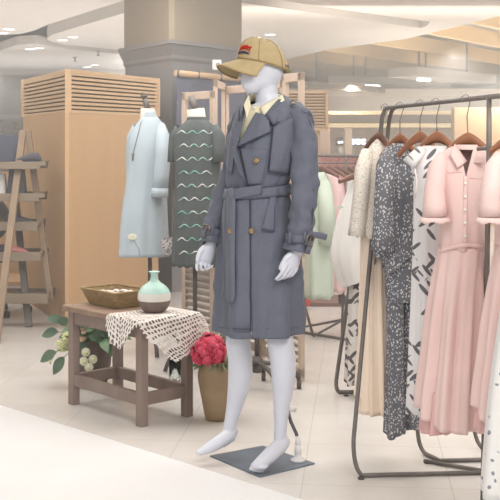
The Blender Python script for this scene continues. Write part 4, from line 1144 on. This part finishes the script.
    def buckle(c, rz, s=1):
        q = W(*c); m = MB(); M = Matrix.Rotation(rz, 3, 'Z') @ Matrix.Rotation(.3, 3, 'Y')
        cs = [(-.016, -.02), (.016, -.02), (.016, .02), (-.016, .02)]
        m.tube([q+M @ Vector((x*s, 0, z*s)) for x, z in cs], .0042, 8, closed=True); m.tube([q+M @ Vector((0, 0, -.02*s)), q+M @ Vector((0, 0, .02*s))], .003, 8)
        return build('cuff_buckle', m, M_buckle, t)
    buckle((310, 240.5, -.24), .5)
    strap('strap_end', [(309, 241, -.235), (309.5, 247, -.235), (307, 253.5, -.23)], .022, nrm=(0, -1, 0))
    for px in (290, 305): build('strap_loop', MB().tube([W(px, 232, -.235), W(px-.6, 243, -.235)], .006, 8), M_coat, t)
    band((214, 231, .026), (-.12, -.0, -1), .054, .03)
    strap('strap_tail', [(208, 229, -.03), (204.5, 232, -.035), (202.5, 238, -.03)], .024, nrm=(0, -1, 0))
    buckle((206, 229.5, -.04), -.5, .9)
    build('strap_loop', MB().tube([W(213, 224, -.032), W(212, 236, -.035)], .006, 8), M_coat, t)
coat()
# ---- cap
def capobj():
    t = thing('baseball_cap', 'khaki cotton baseball cap with small red and navy embroidery', 'cap', W(262, 66))
    Hd = Vector((-.9, -.43, 0)); Ld = Vector((.43, -.9, 0)); c = W(262.3, 67.5)
    # base plane tilts down towards the back
    def cp(phi, th, off=0):
        """phi from forward dir round; th 0 = base, 1 = top"""
        a, b, h = .113+off, .093+off, .120+off
        e = th*pi/2; r = math.cos(e)**.82 if th < 1 else 0; z = math.sin(e)**.92*h
        f = a*r*math.cos(phi); l = b*r*math.sin(phi)
        base = .026*math.cos(phi)*r+.004
        return c+Hd*f+Ld*l+Vector((0, 0, z+base))
    rows = [[cp(2*pi*k/48, i/14) for k in range(48)] for i in range(14)]
    mb = MB().grid(rows, True, True); b0 = len(mb.v)-48; mb.f.append(tuple(b0+k for k in range(48))); mb.sm.append(True)
    build('crown', mb, M_khaki, t, solid=.003, off=-1)
    s = MB()
    for k in range(6):
        ph = 2*pi*k/6; s.tube([cp(ph, i/12, .0012) for i in range(12)], .0013, 5)
    build('panel_seam', s, M_khakid, t)
    build('sweatband', MB().tube([cp(2*pi*k/48, .02, .001) for k in range(48)], .002, 6, closed=True), M_khakid, t)
    build('top_button', MB().ell(cp(0, 1), (.008, .008, .004)), M_khaki, t)
    # brim
    rows = []; n = 24
    for j in range(9):
        v = j/8; row = []
        for i in range(n+1):
            ph = lerp(-1.32, 1.32, i/n)
            ext = .100*v*(math.cos(ph*.98)**.55)
            f = .112*math.cos(ph)+ext*.95; l = .092*math.sin(ph)*(1+.10*v)
            z = .026*math.cos(ph)+.006-.028*v*math.cos(ph)**.5-.036*(abs(l)/.092)**2.2*v
            row.append(c+Hd*f+Ld*l+Vector((0, 0, z-.002)))
        rows.append(row)
    br = build('brim', MB().grid(rows), M_khaki, t, solid=.004)
    st = MB()
    for j in (2, 4, 6): st.tube([p+Vector((0, 0, .001)) for p in rows[j][1:-1]], .0007, 4)
    build('brim_stitch', st, M_khakid, br)
    build('brim_edge', MB().tube(rows[8], .0028, 6), M_khakid, br)
    # back strap and buckle
    q = cp(pi-.75, .06, .004)
    build('back_strap', MB().tube([cp(pi-.9, .03, .003), cp(pi-.6, .02, .004), cp(pi-.3, .02, .004), cp(pi, .02, .004)], .012, 8, .25, up=(0, 0, 1)), M_khaki, t)
    build('strap_buckle', MB().box(q, (.022, .006, .026), math.radians(30)), M_buckle, t, bevel=.002)
    ey = MB()
    for k in range(6): ey.ell(cp(2*pi*(k+.5)/6, .66, .001), (.0025, .0025, .0025), n=8, m=6)
    build('eyelet', ey, M_khakid, t)
    # embroidery: row of red strokes over a navy curve, on the front panel
    r = MB(); nv = MB()
    for i in range(6):
        ph = .12+i*.105; lift = .22+.035*math.sin(pi*i/5)
        r.tube([cp(ph, lift, .0015), cp(ph, lift+.085, .0015)], .0033, 6)
        r.tube([cp(ph, lift+(.08 if i % 2 else .04), .0015), cp(ph+.07, lift+(.08 if i % 2 else .04), .0015)], .003, 6)
    r.tube([cp(.02+i*.06, .17+.07*math.sin(pi*i/11)**.8, .0015) for i in range(12)], .0018, 6)
    nv.tube([cp(-.06+i*.065, .13+.02*math.sin(pi*i/11), .0015) for i in range(12)], [.0015]+[.004]*10+[.0015], 6)
    nv.tube([cp(.18+i*.06, .165, .0015) for i in range(6)], .0035, 6)
    build('red_embroidery', r, M_red, t); build('navy_embroidery', nv, M_navy, t)
capobj()

# ================================================================ FRONT CLOTHES RACK
RL = Vector((.585, 4.80, 1.539)); RR = P(489, 97, 3.95)
def rail(t): return RL+(RR-RL)*t
def rpx(px):
    lo_, hi = -.3, 2.0
    for _ in range(40):
        m = (lo_+hi)/2; p = rail(m)
        if 250+FP*p.x/p.y < px: lo_ = m
        else: hi = m
    return lo_
def rack():
    t = thing('clothes_rack', 'dark iron clothes rack with bent tube legs, nearest the camera', 'clothes rack', G(425, 470))
    r = .0092; y2 = .010
    Rext = rail(1.35)
    build('hanging_rail', MB().tube([RL+Vector((0, 0, 0)), Rext], r, 12), M_iron2, t)
    A = G(357, 474); A.z = y2; B = G(489, 474); B.z = y2
    # loop one: left pole, floor bar
    pole_b = P(353, 452, 4.6); 
    pts = arc_pts(rail(.06), RL+Vector((-.02, 0, .012)), P(381, 140, 4.8), 6)+arc_pts(P(353.5, 440, 4.6), P(353, 477, 4.585), G(368, 477.5), 8)
    for p in pts: p.z = max(p.z, y2)
    pts += [Vector((B.x+.1, B.y, y2))]
    build('leg_loop', MB().tube(pts, r, 12), M_iron2, t)
    c1 = P(418, 435, 4.95)
    pts = arc_pts(rail(.1)+Vector((.012, .02, 0)), rail(.01)+Vector((.012, .02, .0)), P(387, 150, 4.95), 6)+arc_pts(c1, P(420, 458, 4.95), Vector((P(440, 0, 4.8).x, 4.8, y2)), 8)+[G(520, 461)]
    for p in pts: p.z = max(p.z, y2)
    build('leg_loop', MB().tube(pts, r, 12), M_iron2, t)
    build('floor_brace', MB().tube([G(424, 463)+Vector((0, 0, y2)), Vector((B.x, B.y, y2))], r*.9, 12), M_iron2, t)
    pts = arc_pts(P(423.5, 430, 4.88), P(427, 457, 4.9), G(436, 460), 6)
    # middle post and far right post
    q = rail(1.0)
    build('post', MB().tube([q, P(489, 155, 3.95), Vector((q.x+.03, 4.2, y2))], r*1.05, 12), M_iron2, t)
    q2 = G(485, 452); build('post', MB().tube(arc_pts(P(472, 405, 5.02), P(473, 445, 5.03), Vector((q2.x, q2.y, y2)), 8)+[Vector((q2.x+.25, q2.y, y2))], r, 12), M_iron2, t)
    build('side_arm', MB().tube([P(478, 149, 4.0), P(500, 147, 3.9)], r*.8, 10), M_iron2, t)
    for px, py in ((361, 479), (427, 463), (485, 452)):
        g = G(px, py); build('foot_pad', MB().lathe(g, [(.001, 0), (.014, 0), (.012, .008), (.001, .008)], 12), M_blkpl, t)
rack()
def hanger(c, ang, wd, label, railp, m=M_hang, drop=.05, group='wooden hangers on the front rack'):
    """c: top centre of the wooden arm"""
    t = thing('clothes_hanger', label, 'hanger', c, group)
    u = Vector((math.cos(ang), math.sin(ang), 0)); rows = []
    n = 16
    for i in range(n+1):
        s = i/n*2-1; p = c+u*wd/2*s-Vector((0, 0, drop*abs(s)**1.5+.0)); h = lerp(.030, .015, abs(s)); th = lerp(.010, .018, abs(s))
        nrm = Vector((-u.y, u.x, 0))
        rows.append([p+nrm*th*math.cos(a)/1+Vector((0, 0, h*math.sin(a)*.8)) for a in [2*pi*k/12 for k in range(12)]])
    mb = MB().grid(rows, True, True); L = len(mb.v); mb.f += [tuple(range(12)), tuple(L-12+k for k in range(12))]; mb.sm += [True, True]
    build('hanger_arm', mb, m, t)
    top = railp+Vector((0, 0, .019)); nrm = Vector((.2, -1, 0)).normalized(); cc = Vector((c.x, c.y, c.z+.02))
    pts = [c+Vector((0, 0, .01)), c.lerp(top, .5), Vector((railp.x+.014, railp.y, railp.z-.012)), Vector((railp.x+.018, railp.y, railp.z+.006)), Vector((railp.x, railp.y, railp.z+.019)), Vector((railp.x-.017, railp.y, railp.z+.008)), Vector((railp.x-.016, railp.y, railp.z-.006))]
    build('hook', MB().tube(pts, .0022, 8), M_wire, t)
def gar(name, Y, st, y0, y1, m, parent, n=96, rows=40, solid=.0025, **k):
    e = k.pop('edge', None)
    s = Sil(Y, st, **k); build(name, s.mesh(y0, y1, n, rows, edge=e), m, parent, solid=solid); return s
def front_rack_clothes():
    def hp(px, py, hook_px, ang, wd, label, m=M_hang, drop=.06):
        r = rail(rpx(hook_px)); c = P(px, py-.5, r.y); drop = .075; wd *= .62; hanger(c, ang, wd, label, r, m, drop)
        return r.y
    Ys = hp(378.5, 137, 385, -.9, .30, 'dark wooden hanger holding the cream lace blouse', M_hangd)
    # --- cream lace top and champagne skirt
    Y = Ys+.02
    t = thing('lace_blouse', 'cream lace long blouse, leftmost on the front rack', 'blouse', P(367, 235, Y))
    s = gar('top_body', Y, [(142, 374, 384, .03), (147, 370, 386, .05), (156, 365, 388, .07), (175, 361, 388, .08), (205, 356, 386, .09), (236, 352, 385, .1)], 142, 235, M_lacec, t, fold=.008, nf=8, seed=1, edge=lambda p: 2*math.sin(p*7))
    build('sleeve', MB().tube([P(368, 152, Y-.04), P(363, 170, Y-.08), P(361, 195, Y-.08), P(357.5, 225, Y-.08), P(356.5, 236, Y-.08)], [.03, .036, .035, .036, .038], 20, cap=False), M_lacec, t, solid=.003)
    build('neckband', Sil(Y, [(138, 376, 384, .03), (144, 373, 385, .04)]).mesh(139, 144, 32, 3), M_lacec, t, solid=.003)
    t = thing('pleated_skirt', 'champagne pleated long skirt under the cream lace blouse', 'skirt', P(374, 413, Y))
    gar('skirt_body', Y, [(200, 364, 386, .06), (232, 362, 388, .08), (280, 361, 389, .09), (340, 360, 391, .1), (414, 359, 394, .12)], 205, 412, M_beige, t, fold=.012, nf=11, seed=4, edge=lambda p: 2.5*math.sin(p))
    gar('skirt_lining', Y+.01, [(200, 366, 384, .05), (280, 363, 387, .07), (400, 356, 386, .09)], 250, 396, M_beige, t, fold=.006, nf=8, seed=2)
    # --- speckled
    Y = hp(400, 139, 400, -.75, .30, 'orange brown wooden hanger holding the speckled blouse')
    t = thing('speckled_blouse', 'black and white speckled blouse with handkerchief hem on the front rack', 'blouse', P(396, 270, Y))
    s = gar('blouse_body', Y, [(146, 392, 406, .04), (151, 386, 412, .06), (162, 382, 417, .08), (190, 380, 420, .09), (225, 378, 418, .1), (262, 375, 416, .115)], 147, 262, M_speck, t, fold=.010, nf=7, seed=3, edge=lambda p: 8*math.sin(p*3+1.2))
    build('sleeve', MB().tube([P(390, 152, Y-.03), P(386, 165, Y-.1), P(385, 195, Y-.12), P(384, 225, Y-.12), P(383, 250, Y-.12)], [.028, .04, .043, .045, .052], 20, cap=False), M_speck, t, solid=.003)
    build('sleeve', MB().tube([P(408, 152, Y-.0), P(412, 165, Y-.04), P(414, 185, Y-.05), P(415, 200, Y-.05)], [.028, .036, .038, .04], 20, cap=False), M_speck, t, solid=.003)
    build('collar', Sil(Y, [(142, 394, 404, .03), (150, 388, 410, .06)], fold=.004, nf=9).mesh(143.5, 150, 48, 4), M_speck, t, solid=.003)
    t = thing('speckled_trousers', 'wide speckled trousers hanging below the matching blouse', 'trousers', P(402, 435, Y))
    gar('trouser_waist', Y, [(250, 384, 416, .07), (270, 385, 417, .085), (300, 386, 417, .085)], 255, 300, M_speck, t, fold=.003, nf=8)
    gar('trouser_leg', Y-.01, [(295, 386, 403, .05), (350, 388, 404, .05), (430, 386, 404, .06), (440, 385, 403, .06)], 296, 434, M_speck, t, fold=.006, nf=5, edge=lambda p: 3*math.sin(p*2))
    gar('trouser_leg', Y+.02, [(295, 401, 417, .05), (350, 402, 418, .05), (440, 401, 418, .06)], 296, 430, M_speck, t, fold=.006, nf=5, seed=2, edge=lambda p: 4*math.sin(p))
    # --- leaf dress
    Y = hp(420, 137, 420, -.6, .30, 'brown wooden hanger between the speckled blouse and the leaf print dress')
    Y = hp(437, 137, 436, -.5, .31, 'reddish brown wooden hanger holding the leaf print dress')
    t = thing('leaf_print_dress', 'white sleeveless dress printed with black leaves on the front rack', 'dress', P(425, 416, Y))
    gar('dress_body', Y, [(145, 426, 446, .035), (151, 416, 450, .05), (160, 410, 452, .06), (172, 413, 452, .07), (190, 414, 452, .08), (220, 414, 452, .08), (300, 412, 452, .09), (360, 410, 450, .1), (420, 408, 448, .11)], 146, 413, M_leaves, t, fold=.009, nf=8, seed=6, edge=lambda p: 3*math.sin(p))
    build('armhole_binding', MB().tube([P(411, 161, Y-.03), P(414.5, 168, Y-.06), P(417, 180, Y-.075), P(416, 192, Y-.07), P(414, 198, Y-.05)], .004, 8), M_whitec, t)
    build('cap_sleeve', MB().tube([P(422, 150, Y-.02), P(414, 158, Y-.045), P(409, 164, Y-.045)], [.03, .035, .04], 18, .6, cap=False), M_leaves, t, solid=.003)
    # small white item behind
    # --- pink dress 1
    def pinkdress(Y, dx, label, second=False):
        def X(v): return v+dx
        t = thing('pink_shirt_dress', label, 'dress', P(X(450), 432, Y), 'blush pink shirt dresses')
        sb = Sil(Y, [(146, X(454), X(478), .035), (151, X(445), X(485), .055), (158, X(437), X(488), .07), (170, X(434), X(489), .085), (195, X(436), X(489), .095), (225, X(440), X(488), .095), (250, X(440), X(487), .09)], fold=.005, nf=7, seed=2, f0=160, f1=250)
        def op(py):
            cx, a, b = sb.ring(py); tt = max(0, (176-py)/30)
            def ang(px): return -math.acos(max(-.99, min(.99, ((px-250)*(Y-b)/FP-cx)/a)))
            return ang(X(466)+tt*8), ang(X(465.8)-tt*7)
        build('bodice', sb.mesh(147, 249, 96, 40, op=op), M_pink, t, solid=.0025)
        build('placket', sb.patch([(X(463.5), 176), (X(468), 176), (X(467), 245), (X(462.5), 245)], .004, 16, 3), M_pink, t, solid=.002)
        for i in range(5):
            q = sb.proj(X(465.5)-i*.15, 183+i*13.2, .009); build('button', MB().tube([q, q+Vector((0, -.003, 0))], .0052, 12), M_whplast, t)
        for q in ([(455, 143.5), (449.5, 154), (457.5, 168), (467, 161)], [(478, 146), (470, 162.5), (484, 163), (488, 152)]):
            qs = [P(X(q[0][0]), q[0][1], Y-.035), P(X(q[1][0]), q[1][1], Y-.07), P(X(q[2][0]), q[2][1], Y-.10), P(X(q[3][0]), q[3][1], Y-.075)]
            rws = [[qs[0].lerp(qs[1], v).lerp(qs[3].lerp(qs[2], v), u)+Vector((0, -.006*math.sin(pi*v), 0)) for v in [k/5 for k in range(6)]] for u in [k/5 for k in range(6)]]
            build('collar_leaf', MB().grid(rws), M_pink, t, solid=.003)
        build('collar_stand', Sil(Y, [(141, X(457), X(476), .03), (150, X(454), X(480), .05)]).mesh(145, 150, 32, 4), M_pink, t, solid=.003)
        build('yoke_seam', sb.line([(X(438), 170), (X(450), 173), (X(462), 172)], .003, .0012), M_pink2, t)
        build('pocket_seam', sb.line([(X(470), 178), (X(478), 179), (X(484), 177)], .003, .0012), M_pink2, t)
        # sleeves: short, flared
        for pts, r in (([(444, 157, -.02), (438, 168, -.05), (434.5, 190, -.06), (434.5, 206, -.07), (435, 216, -.07)], [.026, .036, .039, .042, .046]), ([(484, 156, 0), (489, 170, .02), (491, 190, .03), (492, 205, .03), (493, 216, .03)], [.03, .04, .042, .046, .05])):
            P_ = [P(X(a), b, Y+c) for a, b, c in pts]
            build('sleeve', MB().tube(P_, r, 24, cap=False), M_pink, t, solid=.002)
            e = P_[-1]; rr = r[-1]
            f = [[e+Vector((math.cos(a)*(rr+k*.012), math.sin(a)*(rr+k*.008), -.005-k*.018+.004*math.sin(6*a)*k)) for a in [2*pi*j/36 for j in range(36)]] for k in (0, .5, 1)]
            build('sleeve_frill', MB().grid(f, True, True), M_pink, t, solid=.002)
        w = []
        build('waistband', sb.line([(X(441), 251), (X(452), 247.5), (X(465), 245), (X(478), 245.5), (X(486.5), 247)], .006, .008, 8), M_pink, t)
        gar('skirt', Y, [(245, X(440), X(487), .09), (256, X(438), X(486), .095), (300, X(432), X(483), .105), (350, X(427), X(481), .115), (395, X(421), X(480), .13), (440, X(418), X(478), .14)], 246, 414, M_pink, t, n=160, rows=50, fold=.013, nf=9, seed=1+dx, f0=240, f1=330, edge=lambda p: 14*math.sin(p*1+pi*.9)*.8)
        gar('underskirt', Y, [(300, X(435), X(480), .09), (350, X(431), X(478), .10), (440, X(421), X(476), .125)], 388, 424, M_pink2, t, n=160, rows=20, fold=.010, nf=13, seed=1+dx, f0=240, f1=330, edge=lambda p: 12*math.cos(p+pi*1.0)*-.6*-1)
        return Y
    Y = hp(468, 139, 466, -.42, .34, 'brown wooden hanger inside the nearer collared pink dress')
    pinkdress(Y, 0, 'blush pink collared shirt dress with gathered skirt, fully in view')
    Yb = rail(rpx(510)).y
    r = rail(rpx(514)); hanger(P(520, 134, r.y), -.4, .2, 'wooden hanger at the right edge holding the cropped pink dress', r, M_hang, .06)
    pinkdress(r.y, 57, 'blush pink shirt dress cut off by the right edge')
    # --- white floral dress hanging low at right edge
    Y = 3.62; r = rail(rpx(560)); 
    t = thing('floral_dress', 'white dress with small grey flower print at the lower right edge', 'dress', P(520, 488, Y))
    gar('dress_body', Y, [(160, 530, 590, .05), (200, 520, 600, .08), (280, 506, 610, .1), (330, 498, 615, .11), (400, 489, 620, .13), (480, 483, 625, .15), (500, 482, 626, .15)], 150, 486, M_dots, t, fold=.009, nf=9, seed=2, f0=200, f1=480, edge=lambda p: -6*math.cos(p)+3)
    hanger(P(560, 148, r.y), -.3, .34, 'wooden hanger of the floral dress beyond the right edge', r)
front_rack_clothes()

# ================================================================ SMALL RACK BEHIND (white blouse, petal skirt)
def rack2():
    t = thing('clothes_rack', 'slim grey iron rack with slanted pole, behind the front rack', 'clothes rack', G(360, 393))
    Y = 6.1; r = .011
    pts = arc_pts(P(420, 153, Y), P(372, 149, Y), P(364, 185, Y), 8)+arc_pts(P(337, 375, Y), P(333, 397, Y), P(348, 395, Y), 8)+[P(430, 393, Y)]
    for p in pts: p.z = max(p.z, .012)
    build('leg_loop', MB().tube(pts, r, 12), M_iron2, t)
    pts = arc_pts(P(430, 149, Y+.15), P(383, 144, Y+.15), P(377, 180, Y+.15), 8)+[P(365, 330, Y+.3), P(362, 383, Y+.34)]
    build('leg_loop', MB().tube(pts, r, 12), M_iron2, t)
    build('hanging_rail', MB().tube([P(376, 153.5, Y+.07), P(440, 148, Y+.07)], r, 12), M_iron2, t)
    build('foot_pad', MB().lathe(G(346, 396), [(.001, 0), (.015, 0), (.012, .008), (.001, .008)], 12), M_blkpl, t)
    Y = 6.0
    b = thing('white_blouse', 'loose white blouse hanging behind the slanted rack pole', 'blouse', P(350, 285, 6.0))
    gar('blouse_body', Y, [(176, 356, 370, .04), (190, 348, 375, .08), (215, 339, 378, .1), (245, 333, 380, .12), (262, 334, 381, .13), (290, 344, 382, .12)], 178, 278, M_whitec, b, fold=.012, nf=6, seed=1, edge=lambda p: -9*math.cos(p))
    build('tag', MB().box(P(340.5, 207, Y-.2), (.028, .004, .014), .1), M_green, b)
    hanger(P(365, 174, Y), .3, .3, 'dark hanger holding the loose white blouse', P(368, 154, Y+.07), M_hangd, .04, None)
    k = thing('petal_print_skirt', 'cream skirt with black petal print below the white blouse', 'skirt', P(357, 384, 6.0))
    gar('skirt_body', Y+.02, [(255, 352, 374, .06), (290, 350, 376, .08), (330, 348, 378, .09), (385, 346, 379, .1)], 262, 383, M_patch, k, fold=.009, nf=8, seed=3, edge=lambda p: 1.5*math.sin(p*4))
rack2()
# ================================================================ FAR RACK
def rack3():
    Y = 7.8; t = thing('clothes_rack', 'far iron rack of pastel clothes right of the coat', 'clothes rack', G(325, 335)); r = .011
    L0 = P(285, 154.5, Y); R0 = P(384, 157, Y+.2)
    build('hanging_rail', MB().tube([L0, R0], r, 10), M_iron2, t)
    build('lower_rail', MB().tube([P(300, 163, Y+.4), P(384, 163, Y+.45)], .006, 8), M_iron2, t)
    g0 = G(313, 338); g1 = G(299, 333)
    build('leg', MB().tube([P(303, 157, Y), P(304.5, 305, Y), Vector((g0.x, g0.y, .02))], r*.9, 10), M_iron2, t)
    build('leg', MB().tube([P(346, 157, Y+.1), P(343, 300, Y+.1), Vector((P(342, 0, 8.0).x, 8.0, .012))], r*.9, 10), M_iron2, t)
    z = Vector((0, 0, .012))
    build('floor_bar', MB().tube([G(286, 331)+z, G(352, 342)+z], r*.9, 10), M_iron2, t)
    build('floor_bar', MB().tube([G(296, 330)+z, P(341, 320, 7.95)], r*.8, 10), M_iron2, t)
    build('floor_bar', MB().tube([g0+z, P(341, 321, 7.95)], r*.8, 10), M_iron2, t)
    build('joint_box', MB().box(P(342, 299, Y+.1), (.05, .05, .06)), M_iron, t, bevel=.004)
    def g(name, cat, x0, x1, y1, m, label, Yo, hx, hl, dark=M_hangd, sl=None):
        YY = Y+Yo; cx = (x0+x1)/2
        o = thing(name, label, cat, P(cx, y1, YY))
        gar('garment_body', YY, [(172, hx-4, hx+4, .03), (178, lerp(hx, x0, .6), lerp(hx, x1, .6), .06), (190, x0+1.5, x1-1.5, .09), (230, x0+1, x1-1, .1), (y1+2, x0, x1, .13)], 172, y1, m, o, n=64, rows=24, fold=.009, nf=6, seed=hx, edge=lambda p: .8*math.sin(p*5))
        if sl: build('sleeve', MB().tube([P(sl[0], 182, YY-.06), P(sl[0]+sl[1], 210, YY-.12), P(sl[0]+sl[1]*1.2, 245, YY-.12)], [.045, .055, .06], 18, cap=False), m, o, solid=.003)
        hanger(P(hx, 169, YY), -.5, .26, hl, P(hx+1, 156, Y), dark, .05, 'dark hangers on the far rack')
    g('green_dress', 'dress', 303, 333, 297, M_green, 'pale green dress hanging closest to the coat sleeve', -.12, 321, 'dark hanger of the pale green dress', sl=(324, 3))
    g('pink_dress', 'dress', 322, 345, 291, M_pinkb, 'soft pink dress second from left on the far rack', -.0, 329, 'dark hanger of the soft pink dress on the far rack')
    g('coral_dress', 'dress', 328, 346, 285, M_coral, 'coral pink dress third from left on the far rack', .12, 337, 'dark hanger of the coral dress')
    g('white_dress', 'dress', 333, 358, 285, M_whitec, 'white dress fourth from left on the far rack', .2, 346, 'dark hanger of the white dress on the far rack')
    g('pink_blouse', 'blouse', 344, 372, 280, M_pinkb, 'pale pink blouse at the right end of the far rack', .3, 355, 'dark hanger of the pale pink blouse')
rack3()

# ================================================================ HAZE (scatter volume added to wash out the background, from just behind the mannequin)
def haze():
    m = bpy.data.materials.new('thin_haze'); m.use_nodes = True; nt = m.node_tree
    nt.nodes.remove(nt.nodes['Principled BSDF'])
    v = nt.nodes.new('ShaderNodeVolumeScatter'); v.inputs['Color'].default_value = (1, .98, .95, 1); v.inputs['Density'].default_value = .045; v.inputs['Anisotropy'].default_value = 0
    nt.links.new(v.outputs[0], nt.nodes['Material Output'].inputs['Volume'])
    mb = MB().box((1.5, 19.2, 1.7), (26.5, 28, 3.35))
    o = build('haze', mb, m); o['kind'] = 'structure'
haze()
